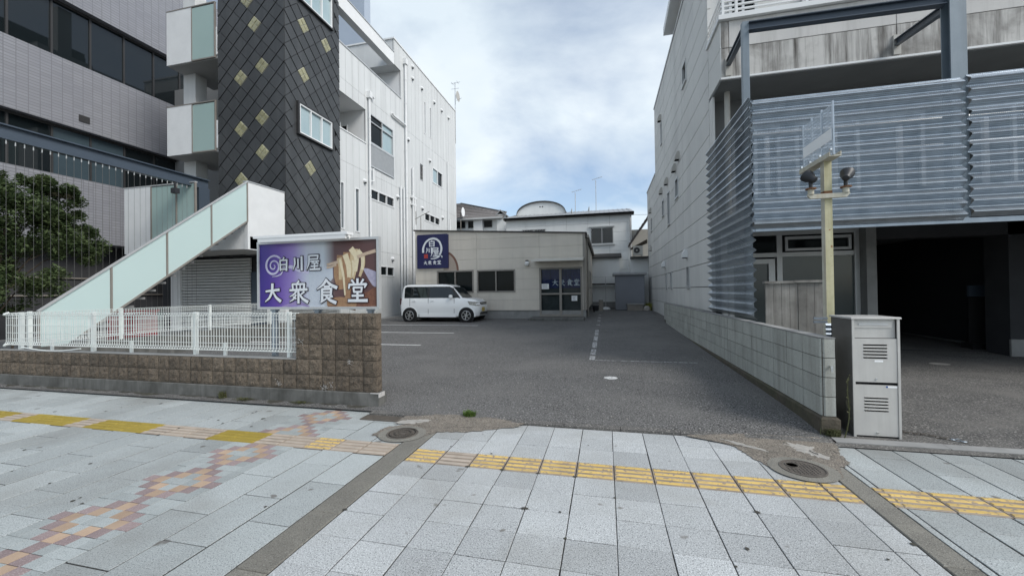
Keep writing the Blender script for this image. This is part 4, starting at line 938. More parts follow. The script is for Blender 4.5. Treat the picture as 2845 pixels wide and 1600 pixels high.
part('terrace_back_wall', MB().box(-18, XW - .05, 19.45, 19.468, 11.2, 13.53), M['white'], ap)
part('roof_beam', MB().box(-11.0, XW + .0, 14.28, 18.768, 13.5, 14.13), M['white'], ap)
part('beam_flashing', MB().box(-11.03, XW + .03, 14.28, 18.76, 14.131, 14.17), M['alu'], ap)
part('terrace_parapet_inner', MB().box(-10.9, XW - .046, 14.28, 19.44, 11.0, 11.98), M['white'], ap)
part('terrace_coping', MB().box(-10.95, XW + .03, 14.28, 19.46, 12.0, 12.05), M['alu'], ap)
part('terrace_rail', MB().box(-10.82, -10.76, 14.28, 19.44, 12.14, 12.18), M['alu'], ap)
for y in (15, 16, 17, 18, 19): part('rail_post', MB().box(-10.81, -10.77, y, y + .04, 12.05, 12.14), M['alu'], ap)
bm = part('balcony_recess', MB().box(-12.1, -12.05, 14.28, 16.17, 7.2, 9.97).box(-12.05, XW - .046, 16.17, 16.22, 7.2, 9.97).box(-12.05, XW - .05, 14.28, 16.17, 9.962, 9.988), M['white'], ap)
part('balcony_coping', MB().box(-10.85, XW + .03, 14.28, 16.18, 8.382, 8.43), M['white'], ap)
part('balcony_parapet_inner', MB().box(-10.85, XW - .046, 14.28, 16.16, 7.2, 8.381), M['white'], ap)
window(ap, 'y', 16.10, -11.9, -11.55, 7.9, 9.35, M['white'], M['glass_dark'], 1, .03, 1, .05)
part('balcony_pipe', MB().tube([(-11.7, 15.7, 7.2), (-11.7, 15.7, 9.3)], .07, 8), M['white'], ap)
wk = dict(depth=.1, inward=-1)
window(ap, 'x', XW, 16.5, 18.57, 8.57, 9.95, M['alu'], M['glass_dark'], 2, fw=.05, trans=9.58, panes=[M['glass_dark'], M['glass_pale']], **wk)
gr = MB(); gr.box(XW + .02, XW + .05, 16.46, 18.6, 8.5, 8.56).box(XW + .02, XW + .05, 16.46, 18.6, 7.44, 7.5)
for k in range(24): gr.box(XW + .022, XW + .046, 16.48 + k * .09, 16.51 + k * .09, 7.5, 8.5)
gl = part('window_guard', gr, M['alu'], ap); part('guard_sheet', MB().box(XW + .005, XW + .018, 16.5, 18.58, 7.5, 8.5), mat('guard_grey', (.36, .39, .42), (.33, .36, .39), 2, .5), gl)
for (a, b, c, d, n, f) in ((22.26, 22.47, 11.22, 13.2, 1, .04), (23.05, 23.27, 11.25, 13.2, 1, .04), (14.3, 14.57, 4.19, 6.18, 1, .05), (15.31, 15.62, 4.2, 6.16, 1, .05)):
    window(ap, 'x', XW, a, b, c, d, M['white'], M['glass_blind'], n, fw=f, **wk)
window(ap, 'x', XW, 23.37, 24.98, 8.5, 9.5, M['white'], M['glass_dark'], 2, fw=.06, panes=[M['glass_pale'], M['glass_dark']], **wk)
window(ap, 'x', XW, 16.44, 18.62, 5.9, 6.43, M['white'], M['glass_dark'], 3, fw=.06, **wk)
window(ap, 'x', XW, 22.17, 24.45, 5.88, 6.4, M['white'], M['glass_dark'], 3, fw=.06, **wk)
window(ap, 'x', XW, 17.16, 18.58, 2.34, 2.85, M['white'], M['glass_dark'], 2, fw=.06, **wk)
lv = MB(); lv.box(XW - .08, XW + .02, 21.66, 22.02, 8.23, 8.26).box(XW - .08, XW + .02, 21.66, 22.02, 9.17, 9.2)
for k in range(14): lv.quad((XW + .015, 21.67, 8.28 + k * .064), (XW + .015, 22.01, 8.28 + k * .064), (XW - .03, 22.01, 8.33 + k * .064), (XW - .03, 21.67, 8.33 + k * .064))
part('louvre', lv, M['alu'], ap)
for y, z in ((20.77, 14.48), (20.76, 13.8), (21.94, 13.82), (23.71, 13.8), (24.91, 13.8), (26.1, 13.8), (20.16, 10.07), (22.96, 9.77), (16.01, 6.62), (18.94, 6.58), (18.37, 3.25), (21.84, 6.56), (24.87, 6.54)):
    v = part('vent_hood', MB().lathe((XW, y, z), [(.10, 0), (.10, .05), (.07, .11), (.02, .13)], 12, 'x'), M['white'], ap, True); part('vent_mouth', MB().box(XW + .03, XW + .10, y - .05, y + .05, z - .112, z - .075), M['black'], v)
def pipe(pts, r=.055, joints=()):
    o = part('drainpipe', MB().tube(pts, r, 10), M['white'], ap, True)
    for (y, z) in joints: part('pipe_bracket', MB().cyl((pts[0][0], y, z), r + .012, .05, 10), M['white'], o)
XP = XW + .10
pipe([(XP, 16.33, 10.6), (XP, 16.33, .5)], .048, [(16.33, z) for z in (9.6, 8.4, 7.2, 6.0, 4.8, 3.6)])
part('rain_head', MB().box(XW, XW + .2, 16.23, 16.43, 10.55, 10.85), M['white'], ap); part('rain_inlet', MB().tube([(XP, 16.33, 10.8), (XP, 16.7, 10.72)], .05, 8), M['white'], ap)
pipe([(XP, 19.8, 14.1), (XP, 19.8, .5)], .055, [(19.8, z) for z in (13.2, 11.9, 10.6, 9.3, 8.0, 6.7, 5.4, 4.1, 2.8)])
part('rain_head', MB().box(XW, XW + .2, 19.68, 19.92, 14.05, 14.35), M['white'], ap)
pipe([(XP, 18.35, 10.75), (XP, 18.45, 10.68), (XP, 19.75, 10.68)], .055)
pipe([(XP, 19.17, 7.2), (XP, 19.17, .5)], .05); pipe([(XP, 19.5, 7.2), (XP, 19.5, .5)], .05, [(19.5, 5.5), (19.5, 3)])
pipe([(XP, 20.55, 8.6), (XP, 20.55, .5)], .055, [(20.55, z) for z in (7.2, 6.4, 5.2, 3.9)]); pipe([(XP, 20.75, 6.9), (XP, 20.75, .5)], .06)
pipe([(XP, 16.6, 7.35), (XP, 16.6, 6.75), (XP, 16.35, 6.7)], .045); pipe([(XP, 25.75, 10.6), (XP, 25.75, 4.5)], .035); pipe([(XP, 26.0, 6.6), (XP, 26.0, 4.5)], .05)
part('conduit_box', MB().box(XW, XW + .14, 20.35, 20.95, 6.85, 6.98).box(XW, XW + .14, 20.4, 20.9, 6.45, 6.55), M['white'], ap)

# --- tower
tx0, tx1, ty0, ty1, tz0, tz1 = -13.46, -10.62, 11.4, 14.27, 2.85, 13.6
tw = part('tower', MB().box(tx0 + .03, tx1 - .03, ty0 + .03, ty1, tz0, tz1), M['black'], ap)
def clip(poly, ax, lim, keep_less):
    o = []
    for i in range(len(poly)):
        p, q = poly[i], poly[(i + 1) % len(poly)]
        ip = (p[ax] <= lim) if keep_less else (p[ax] >= lim); iq = (q[ax] <= lim) if keep_less else (q[ax] >= lim)
        if ip: o.append(p)
        if ip != iq:
            t = (lim - p[ax]) / (q[ax] - p[ax]); o.append((lerp(p[0], q[0], t), lerp(p[1], q[1], t)))
    return o
HD = .302
full = None
def shingles(face, u0, u1, uo, zo, glassset, flip, holes):
    far = MB()
    for i in range(-9, 12):
        for j in range(-24, 20):
            if (i + j) % 2: continue
            u, z = uo + i * HD, zo + j * HD
            g1, g2 = .020, .011          # the joint is wide along one diagonal and tight along the other
            h = HD
            s = 1 if not flip else -1
            # corners of the diamond, pulled in from the wide-joint edges
            k1, k2 = g1 * .7071 / 1, g2 * .7071
            c = [(0, h), (h, 0), (0, -h), (-h, 0)]
            def inset(p):
                x, y = p
                e1, e2 = (x + s * y) / 1.41421, (s * y - x) / 1.41421       # axes along the two diagonals of the lattice
                lim = h / 1.41421
                e1 = max(-lim + k2, min(lim - k2, e1)); e2 = max(-lim + k1, min(lim - k1, e2))
                return ((e1 - e2) / 1.41421, s * (e1 + e2) / 1.41421)
            P = [(u + inset(p)[0], z + inset(p)[1]) for p in c]
            for (ax, lim, kl) in ((0, u0, False), (0, u1, True), (1, tz0, False), (1, tz1, True)):
                if P: P = clip(P, ax, lim, kl)
            if len(P) < 3 or any(hh[0] - .02 < u < hh[1] + .02 and hh[2] - .02 < z < hh[3] + .02 for hh in holes): continue
            gb = (i, j) in glassset
            if face == 'front': pt = lambda p, d: (p[0], ty0 - d, p[1])
            else: pt = lambda p, d: (tx1 + d, p[0], p[1])
            # lower edges stand proud, like overlapping shingles
            def dd(p): return .010 + .016 * max(-1, min(1, -(p[1] - z) / h)) * .5 + .004 * max(-1, min(1, s * (p[0] - u) / h))
            mb = MB(); mb.rings([[pt(p, dd(p) + .006) for p in P], [pt(p, -.028) for p in P]])
            if gb:
                Q = [((p[0] - u) * .74 + u, (p[1] - z) * .74 + z) for p in P]
                o = part('glass_block_frame', mb, M['block_frame'], tw)
                # four panes divided by a cross
                for a_ in (-1, 1):
                    for b_ in (-1, 1):
                        cxy = (u + (a_ - b_) * h * .235, z + (a_ + b_) * h * .235); r_ = h * .435
                        D4 = [(cxy[0], cxy[1] + r_), (cxy[0] + r_, cxy[1]), (cxy[0], cxy[1] - r_), (cxy[0] - r_, cxy[1])]
                        mq = MB(); mq.rings([[pt(((p[0] - cxy[0]) * .82 + cxy[0], (p[1] - cxy[1]) * .82 + cxy[1]), .034) for p in D4], [pt(p, .026) for p in D4], [pt(p, .0) for p in D4]]); part('glass_block', mq, M['glassblock'], tw)
            elif z > 11.9:
                b0 = len(far.v); far.v += mb.v; far.f += [tuple(b0 + q for q in f) for f in mb.f]; far.m += mb.m
            else: part('shingle', mb, M['slate'], tw)
    part('upper_shingles', far, M['slate'], tw, kind='stuff')
shingles('front', tx0, tx1, -11.56, 7.66, {(0, 0), (-3, -1), (0, -4), (-3, -7), (0, 6), (-3, 5), (-1, 11), (-2, 14)}, False, [])
tholes = [(11.97, 13.70, 7.26, 8.32), (12.04, 13.76, 12.14, 13.3)]
shingles('side', ty0, ty1, 12.27, 9.49, {(0, 0), (0, 6), (4, 6), (1, -11)}, True, [(11.85, 13.85, 7.1, 8.45), (11.9, 13.9, 12.0, 13.4)])
for (a, b, c, d) in tholes:
    part('window_backing', MB().box(tx1 - .02, tx1 + .004, a - .25, b + .25, c - .25, d + .25), M['slate'], tw)
    part('window_surround', MB().box(tx1, tx1 + .11, a - .07, b + .07, d, d + .06).box(tx1, tx1 + .11, a - .07, b + .07, c - .06, c).box(tx1, tx1 + .109, a - .07, a, c, d).box(tx1, tx1 + .109, b, b + .07, c, d), M['frame_dk'], tw)
    window(ap, 'x', tx1 + .072, a, b, c, d, M['white'], M['glass_pale'], 3, .066, -1, .05, name='tower_window')

# --- first-floor walkway, stairs, shutter
part('walkway_floor', MB().box(-15.8, XW + .0, 10.02, 11.4, 2.92, 3.3).box(-15.8, -13.46, 11.4, 13, 2.92, 3.3), M['soffit'], ap)
part('landing_parapet', MB().box(-10.78, XW, 9.94, 11.398, 2.9, 4.97), M['stair_white'], ap)
part('landing_coping', MB().box(-10.8, XW + .02, 9.92, 11.398, 4.971, 5.0), M['alu'], ap)
part('landing_front', MB().box(-12.35, -10.781, 9.955, 10.015, 2.9, 3.7), M['stair_white'], ap)
part('landing_soffit', MB().box(-12.2, -10.781, 9.95, 11.4, 2.9, 2.919), M['soffit'], ap)
part('walkway_panel', MB().box(-15.8, -14.62, 10.0, 10.06, 2.92, 5.13), M['stair_white'], ap)
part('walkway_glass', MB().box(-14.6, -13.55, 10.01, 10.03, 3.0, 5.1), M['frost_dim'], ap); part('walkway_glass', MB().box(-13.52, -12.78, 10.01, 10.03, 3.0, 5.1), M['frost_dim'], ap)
part('walkway_rail', MB().box(-15.82, -12.75, 9.99, 10.07, 5.131, 5.165), M['alu'], ap)
for x in (-14.63, -13.56, -12.79): part('walkway_post', MB().box(x, x + .04, 9.985, 10.045, 2.95, 5.13), M['bronze'], ap)
stp = thing('staircase', (-11.3, 7.6, .1), 'outdoor staircase with pale frosted glass side panels behind the white fence', 'staircase')
def zt(y): return lerp(1.25, 4.97, (y - 5.34) / (9.93 - 5.34))
def zb(y): return max(G(y) + .02, lerp(1.22, 3.74, (y - 6.66) / (9.93 - 6.66)))
ydiv = [5.34, 6.49, 7.64, 8.79, 9.93]
for xg, nm in ((XW, 'glass_panel'),):
    for a, b in zip(ydiv[:-1], ydiv[1:]):
        a2, b2 = a + .025, b - .025; n = 5; mb = MB(); U = [lerp(a2, b2, k / n) for k in range(n + 1)]
        for k in range(n):
            for xx in (xg, xg - .012): mb.quad((xx, U[k], zb(U[k]) + .04), (xx, U[k + 1], zb(U[k + 1]) + .04), (xx, U[k + 1], zt(U[k + 1]) - .03), (xx, U[k], zt(U[k]) - .03))
        part(nm, mb, M['frost'], stp)
    for y in ydiv: part('stair_post', MB().box(xg - .03, xg + .012, y - .02, y + .02, zb(y), zt(y) - .01), M['bronze'], stp)
    part('handrail', MB().bar((xg, 5.32, zt(5.32)), (xg, 9.93, zt(9.93)), .05, .035), M['alu'], stp)
    part('lower_rail', MB().bar((xg + .002, 6.0, zb(6.0) + .02), (xg + .002, 9.93, zb(9.93) + .02), .045, .04), M['bronze'], stp)
    part('stringer', MB().bar((xg - .06, 5.9, .75), (xg - .06, 9.95, 3.95), .05, .24), M['soffit'], stp)
for k in range(19):
    y = 5.55 + .232 * k; z = .30 + .188 * k
    part('tread', MB().box(-12.12, -10.74, y, y + .27, z, z + .05), M['conc'], stp)
sh = MB(); z = .2
while z < 2.82: sh.prism([(11.53, z), (11.47, z + .02), (11.46, z + .05), (11.475, z + .085), (11.53, z + .095)], 'x', -15.3, -12.2); z += .105
part('shutter', sh, M['shutter'], ap); part('shutter_pier', MB().box(-15.75, -15.31, 11.42, 11.6, .1, 2.915), M['white'], ap)
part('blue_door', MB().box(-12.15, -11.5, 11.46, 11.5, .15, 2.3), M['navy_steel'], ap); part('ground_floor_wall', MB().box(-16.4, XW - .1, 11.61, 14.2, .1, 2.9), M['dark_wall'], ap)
part('door_side_wall', MB().box(-11.48, XW - .06, 11.45, 11.6, .15, 2.9), M['wall_white'], ap)
# --- balconies left of the tower
for (z0, z1) in ((6.7, 8.5), (10.08, 12.07), (3.42, 5.0)):
    if z0 < 4: continue
    bl_ = part('balcony', MB().box(-15.83, -13.47, 11.44, 13.2, z0 - .02, z0 + .16), M['soffit'], ap)
    part('balcony_panel', MB().box(-15.83, -14.67, 11.38, 11.43, z0, z1), M['stair_white'], bl_)
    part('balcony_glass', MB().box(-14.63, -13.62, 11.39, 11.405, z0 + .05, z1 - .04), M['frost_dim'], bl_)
    part('balcony_frame', MB().box(-15.84, -13.58, 11.37, 11.44, z1, z1 + .035).box(-14.665, -14.63, 11.375, 11.43, z0, z1).box(-13.62, -13.58, 11.375, 11.43, z0, z1).box(-14.63, -13.62, 11.375, 11.43, z0, z0 + .045), M['bronze'], bl_)
    part('balcony_side', MB().box(-15.83, -15.78, 11.43, 13.2, z0, z1), M['stair_white'], bl_)
    part('balcony_bracket', MB().box(-13.56, -13.50, 11.40, 11.46, z0 + .1, z0 + 1.1), M['white'], bl_)
part('balcony_column', MB().box(-15.85, -15.27, 12.0, 12.45, 2.9, 14), M['wall_white'], ap)
part('stairwell_rear_wall', MB().box(-13.44, -13.0, 14.0, 14.3, 2.9, 13.4), M['dark_wall'], ap)
an = thing('tv_antenna', (-10.7, 27.4, 14.9), 'small satellite dish and aerial on the far roof corner of the white apartment block', 'antenna')
part('mast', MB().tube([(-10.62, 27.45, 12.5), (-10.62, 27.45, 17.0)], .03, 6), M['alu'], an)
part('dish', MB().lathe((-10.5, 27.4, 15.9), [(.02, 0), (.22, .04), (.38, .13)], 16, 'x'), M['ac'], an, True)
part('aerial', MB().bar((-10.9, 27.4, 16.9), (-10.2, 27.4, 16.95), .02).bar((-10.8, 27.2, 16.9), (-10.8, 27.6, 16.9), .02).bar((-10.4, 27.2, 16.95), (-10.4, 27.6, 16.95), .02).bar((-10.9, 27.4, 16.5), (-10.3, 27.4, 16.5), .02), M['alu'], an)
part('dish_arm', MB().bar((-10.5, 27.4, 15.6), (-10.1, 27.4, 15.75), .02), M['alu'], an)
solo('high_rise', MB().box(-62, -31.0, 47, 48.4, 0, 62), M['sky_tower'], (-36, 47, 0), 'pale blue high building rising behind the white apartment block', 'building')

# ================================================================== grey tiled office, trellis, tree
of = thing('office_building', (-19, 13, 0), 'grey tiled office building with dark window bands behind the staircase', 'building')
XO = -19.0
def obox(z0, z1, m, name, dx=0., y0=3, y1=34): return part(name, MB().box(-30, XO + dx, y0, y1, z0, z1), m, of)
obox(3.54, 5.9, M['office_tile'], 'tiled_wall'); obox(7.75, 10.15, M['office_tile'], 'tiled_wall'); obox(12.3, 16, M['office_tile'], 'tiled_wall')
for (z0, z1) in ((5.9, 7.75), (10.15, 12.3)):
    obox(z0, z1, M['dark'], 'window_recess', -.35)
    y = 3.4
    wb = part('window_band', MB().box(XO - .32, XO - .24, 3, 34, z1 - .09, z1).box(XO - .32, XO - .24, 3, 34, z0, z0 + .06), M['frame_dk'], of)
    k = 0
    while y < 20:
        part('pane', MB().box(XO - .31, XO - .29, y + .03, y + 1.07, z0 + .06, z1 - .09), M['glass_blind'] if (k in (6, 7) and z0 < 8) else M['glass_office'], wb); part('mullion', MB().box(XO - .30, XO - .25, y - .03, y + .03, z0 + .06, z1 - .09), M['frame_dk'], wb); y += 1.1; k += 1
part('ground_floor', MB().box(-30, XO - .9, 3, 34, 0, 3.54), M['dark_wall'], of)
for z in (1.55, 2.2): part('ground_rail', MB().box(XO - .88, XO - .84, 3, 30, z, z + .05), M['bronze'], of)
part('planter_wall', MB().box(XO - .5, XO - .2, 4.8, 30, 0, 1.35), M['dark_wall'], of)
part('wall_vent', MB().box(XO, XO + .02, 10.6, 10.92, 8.05, 8.3), M['frame_dk'], of)
tr = thing('wire_trellis', (-13, 8, 0), 'dark blue steel beam with hanging vertical wires in front of the tiled office', 'trellis')
XB = -13.0
mb = MB(); mb.box(XB - .09, XB + .09, 3.6, 10.62, 5.335, 5.365).box(XB - .09, XB + .09, 3.6, 10.62, 5.03, 5.06).box(XB - .012, XB + .012, 3.6, 10.62, 5.06, 5.335); part('beam', mb, M['navy_steel'], tr)
part('column', MB().box(XB - .09, XB + .09, 10.24, 10.6, 3.3, 5.03), M['navy_steel'], tr)
for k in range(46):
    y = 3.65 + k * .145
    wv = part('wire', MB().bar((XB + .05, y, .1), (XB + .05, y, 4.98), .0045), M['wire_grey'], tr); part('turnbuckle', MB().bar((XB + .05, y, 4.93), (XB + .05, y, 5.03), .016), M['alu'], wv)
part('floodlight', MB().box(XB + .02, XB + .2, 9.42, 9.56, 4.66, 4.82).box(XB + .08, XB + .12, 9.47, 9.51, 4.82, 5.03), M['black_plastic'], tr)

def leaf_cloud(centers, n, size, seed, flat=.6):
    rr = random.Random(seed); mb = MB(); subs = []
    for c, r_ in centers:
        for q in range(14):
            d = Vector((rr.gauss(0, 1), rr.gauss(0, 1), rr.gauss(0, 1) * flat)).normalized() * r_ * rr.uniform(.35, 1.15); subs.append((Vector(c) + Vector((d.x, d.y, d.z * flat)), r_ * rr.uniform(.25, .6)))
    for q in range(n):
        c, r_ = rr.choice(subs); d = Vector((rr.gauss(0, 1), rr.gauss(0, 1), rr.gauss(0, 1))).normalized() * (rr.random() ** .45)
        p = Vector(c) + Vector((d.x * r_, d.y * r_, d.z * r_ * flat)); s = size * rr.uniform(.6, 1.3)
        u = Vector((rr.gauss(0, 1), rr.gauss(0, 1), rr.gauss(0, .5))).normalized(); v = u.cross(Vector((rr.gauss(0, .5), rr.gauss(0, .5), 1))).normalized()
        mb.quad(p - u * s, p - v * s * .45 + u * s * .1, p + u * s * 1.1, p + v * s * .45)
    return mb
def tree(name, base_, cl, n, size, seed, label, trunk_r=.09):
    t = thing(name, base_, label, 'tree'); b = Vector(base_); mb = MB(); fork = b + Vector((.1, .15, 1.5))
    mb.tube([b - Vector((0, 0, .1)), b + Vector((.05, .05, .8)), fork], [trunk_r, trunk_r * .8, trunk_r * .65], 8)
    for i, (c, r_) in enumerate(cl):
        c = Vector(c); st = fork if c.z > 2.2 else b + Vector((.05, .05, .8)); md = st.lerp(c, .5) + Vector((0, 0, .25))
        mb.tube([st, md, c], [trunk_r * .3, trunk_r * .16, .006], 5)
    part('trunk', mb, M['bark'], t); part('crown', leaf_cloud(cl, n, size, seed, .95), M['leaf'], t, kind='stuff')
    part('pale_foliage', leaf_cloud([(c, r_ * .8) for c, r_ in cl[::4]], n // 22, size, seed + 5, .3), M['leaf_pale'], t, kind='stuff'); return t
rr = random.Random(11); cl = []
for (y, z, r_) in ((6.9, 4.9, .9), (7.6, 5.2, .7), (8.3, 4.75, .8), (9.0, 4.3, .75), (9.6, 4.95, .45), (9.4, 4.0, .6), (10.1, 3.95, .5), (8.0, 4.1, 1.0), (7.1, 4.2, 1.0), (6.6, 3.4, .9), (7.4, 3.1, .8), (8.7, 3.35, .7), (8.1, 2.6, .7), (9.4, 3.2, .6), (10.2, 3.25, .5), (6.8, 2.5, .8), (7.7, 1.9, .7), (8.9, 2.0, .55), (9.0, 5.2, .35)):
    cl.append(((-14.6 + rr.uniform(-.3, .5), y * .8, 1.5 + (z - 1.5) * .8), r_ * .8))
tree('maple_tree', (-14.7, 6.4, .05), cl, 46000, .05, 3, 'leafy green maple tree behind the trellis wires at the left edge')
cl2 = [((-14.4 + rr.uniform(-.3, .3), y * .8, 1.5 + (z - 1.5) * .8), r_ * .8) for (y, z, r_) in ((6.9, 1.2, .6), (7.7, 1.0, .5), (8.6, 1.3, .5), (9.7, 1.1, .5), (10.6, 1.4, .4), (6.2, 1.7, .6))]
t = thing('shrub', (-14.4, 6.6, 0), 'dark low shrub growing under the maple beside the staircase', 'shrub')
mb = MB()
for c, r_ in cl2: mb.tube([(c[0], c[1], 0), c], [.03, .012], 5)
part('stem', mb, M['bark'], t); part('foliage', leaf_cloud(cl2, 3500, .055, 9, .9), M['leaf'], t, kind='stuff')
t = thing('red_crate', (-12.9, 8.2, .12), 'red crate standing behind the staircase and the fences', 'crate')
part('crate_body', MB().box(-13.3, -12.5, 8.0, 8.7, .14, 1.05), M['red'], t); part('crate_rim', MB().box(-13.34, -12.46, 7.96, 8.74, 1.05, 1.12), M['red'], t)

# ================================================================== behind the diner
YB = 26.0
bw = thing('white_warehouse', (-2.4, YB, .4), 'white panelled two-storey building with an arched gable behind the diner', 'building')
part('core', MB().box(-6.48, 1.64, YB + .16, 38, 0, 6.35), M['recess'], bw)
bh = [(-.9, .54, 4.46, 5.54), (-5.4, -3.8, 4.7, 5.62)]
xs = [-6.5 + 1.36 * k for k in range(7)]; 
for i in range(6):
    for j in range(10):
        a, b, c, d = xs[i] + .006, (xs[i + 1] if i < 5 else 1.66) - .006, .4 + .6 * j + .005, .4 + .6 * (j + 1) - .005
        add_panels('wall_panel', bw, M['back_white'], 'y', YB, .08, a, b, c, d, bh)
mb = MB(); mb.quad((-6.6, YB - .25, 6.40), (1.78, YB - .25, 6.40), (1.78, 30, 7.42), (-6.6, 30, 7.42)); mb.quad((-6.6, 30, 7.42), (1.78, 30, 7.42), (1.78, 38, 6.4), (-6.6, 38, 6.4)); mb.box(-6.6, 1.78, YB - .26, YB - .2, 6.28, 6.41); part('eave', MB().box(-6.62, 1.80, YB - .26, YB + .3, 6.26, 6.40), M['eave_dk'], bw)
part('roof', mb, M['metal_roof'], bw)
for k in range(27): part('roof_seam', MB().bar((-6.5 + k * .31, YB - .2, 6.425), (-6.5 + k * .31, 30, 7.44), .03, .03), M['metal_roof'], bw)
Ya = 28.5; cxa, ra = -4.5, 2.02; N = 18
arc = [(cxa - 1.82 * cos(pi * k / N), 6.95 + 1.0 * sin(pi * k / N) ** .85) for k in range(N + 1)]
part('arched_gable', MB().prism([(cxa - 1.82, 6.2)] + arc + [(cxa + 1.82, 6.2)], 'y', Ya, Ya + 8), M['back_white'], bw)
mb = MB()
for k in range(N): mb.rings([[(p[0] + o[0], y, p[1] + o[1]) for p, o in ((arc[k], (0, 0)), (arc[k + 1], (0, 0)), (arc[k + 1], (0, .09)), (arc[k], (0, .09)))] for y in (Ya - .12, Ya + 8)])
part('arched_roof', mb, M['eave_dk'], bw)
for x in (-4.56, -4.38): part('gable_vent', MB().cyl((x, Ya - .01, 7.62), .05, .02, 10, 'y'), M['black'], bw)
def lattice(parent, x0, x1, z0, z1, y, n=9):
    fr = window(parent, 'y', y, x0, x1, z0, z1, M['alu'], M['glass_dark'], 2, .1, 1, .05)
    mb = MB(); s = (x1 - x0) / n
    for k in range(-6, n + 8):
        for sg_ in (1, -1):
            xa, za = x0 + k * s, z0; xb, zb_ = xa + sg_ * (z1 - z0) * .62, z1
            t0, t1 = 0., 1.
            for lim, lo in ((x0, True), (x1, False)):
                dx_ = xb - xa
                if abs(dx_) < 1e-6: continue
                t = (lim - xa) / dx_
                if (dx_ > 0) == lo: t0 = max(t0, t)
                else: t1 = min(t1, t)
            if t1 - t0 > .02: mb.bar((lerp(xa, xb, t0), y - .06 - .006 * sg_, lerp(za, zb_, t0)), (lerp(xa, xb, t1), y - .06 - .006 * sg_, lerp(za, zb_, t1)), .034, .008)
    part('window_grille', mb, M['alu'], fr)
lattice(bw, -.9, .54, 4.46, 5.54, YB); lattice(bw, -5.4, -3.8, 4.7, 5.62, YB)
part('grille_box', MB().box(-.98, .62, YB - .1, YB - .001, 5.545, 5.61).box(-.98, .62, YB - .1, YB - .001, 4.39, 4.455), M['alu'], bw)
part('lean_to_wall', MB().box(-4.5, .86, 25.3, YB - .002, .3, 3.5), M['back_white'], bw)
part('lean_to_roof', MB().prism([(25.1, 3.46), (25.1, 3.56), (YB - .003, 3.84), (YB - .003, 3.7)], 'x', -4.6, .98), M['eave_dk'], bw)
part('downpipe', MB().tube([(1.56, YB - .08, 6.2), (1.56, YB - .08, .4)], .05, 8), M['alu'], bw)
part('service_rail', MB().bar((-.75, 24.9, 1.78), (.55, 24.9, 1.78), .05).bar((-.75, 24.9, 2.3), (.55, 24.9, 2.3), .03).bar((.0, 24.88, .4), (.0, 24.88, 2.35), .035), M['alu'], bw)
part('lean_to_shelf', MB().box(-.85, .56, 25.0, 25.29, 1.84, 1.92), M['eave_dk'], bw); part('plinth', MB().box(-4.5, 1.5, 25.22, 25.298, .3, .78), M['conc'], bw)
for (x, y, z0, z1, lb) in ((-.55, 27.6, 6.6, 9.0, 'tall thin aerial mast above the right end of the white warehouse roof'), (-1.95, 27.6, 6.6, 8.25, 'shorter thin aerial mast beside the arched gable')):
    t = thing('aerial', (x, y, z0), lb, 'antenna', 'aerials on the warehouse roof')
    part('mast', MB().tube([(x, y, z0), (x, y, z1)], .022, 6), M['alu'], t)
    mb = MB().bar((x - .25, y, z1 + .05), (x + .45, y, z1 + .22), .022)
    for k in range(5): mb.bar((x - .2 + k * .14, y - .18, z1 + .06 + k * .035), (x - .2 + k * .14, y + .18, z1 + .06 + k * .035), .014)
    part('boom', mb, M['alu'], t)
for (x, z, lb) in ((-2.2, 6.66, 'small satellite dish at the right foot of the arched gable'), (-1.05, 6.72, 'upright satellite dish on the warehouse roof near the tall mast')):
    t = thing('satellite_dish', (x, 27, z), lb, 'satellite dish'); part('dish', MB().lathe((x, 27, z + .22), [(.01, .0), (.12, .02), (.2, .07)], 14, 'x'), M['ac'], t, True); part('stand', MB().bar((x, 27, z - .15), (x, 27, z + .2), .03), M['alu'], t)

ho = thing('tiled_house', (-9.6, 29, 0), 'white house with a grey shingled hip roof between the apartment block and the arched warehouse', 'house')
part('wall', MB().box(-15, -7.35, 29, 36, 0, 7.1), M['back_white'], ho)
mb = MB(); mb.rings([[(-15.5, 28.55, 7.02), (-7.35, 28.55, 7.02), (-7.18, 28.95, 7.42), (-11.95, 32, 9.0), (-15.5, 32, 9.0)], [(-15.5, 28.55, 7.14), (-7.35, 28.55, 7.14), (-7.18, 28.95, 7.52), (-11.95, 32, 9.1), (-15.5, 32, 9.1)]]); rf = part('roof', mb, M['roof_grey'], ho)
for k in range(10):
    t = (k + .5) / 10; y = lerp(28.6, 31.9, t); z = lerp(7.16, 9.08, t) ; x1 = lerp(-7.4, -11.8, t)
    part('roof_course', MB().bar((-15.4, y, z + .0), (x1, y, z + .0), .10, .035), M['roof_grey'], rf)
part('gutter', MB().box(-15.5, -7.4, 28.46, 28.56, 6.98, 7.10), M['alu'], ho); part('ridge_cap', MB().bar((-7.2, 28.9, 7.5), (-11.95, 32, 9.12), .14, .06), M['metal_roof'], rf)
for (a, b, c, d) in ((-11.25, -10.5, 6.45, 6.95), (-10.25, -9.84, 6.43, 6.93), (-8.97, -8.35, 6.42, 6.92)): window(ho, 'y', 28.94, a, b, c, d, M['frame_dk'], M['glass_dark'], 1, .055, 1, .03)
part('chimney_pier', MB().box(-9.76, -9.04, 28.75, 29, 0, 7.0), M['white'], ho); part('side_pier', MB().box(-7.9, -7.2, 28.7, 29.4, 0, 7.3), M['back_white'], ho)
part('side_pier_roof', MB().prism([(-8.0, 7.1), (-7.6, 7.55), (-7.05, 7.1), (-7.05, 7.18), (-7.6, 7.65), (-8.0, 7.2)], 'y', 28.6, 29.5), M['metal_roof'], ho)
t = thing('satellite_dish', (-10.65, 28.3, 5.9), 'white satellite dish on a thin pole in front of the grey shingled roof', 'satellite dish')
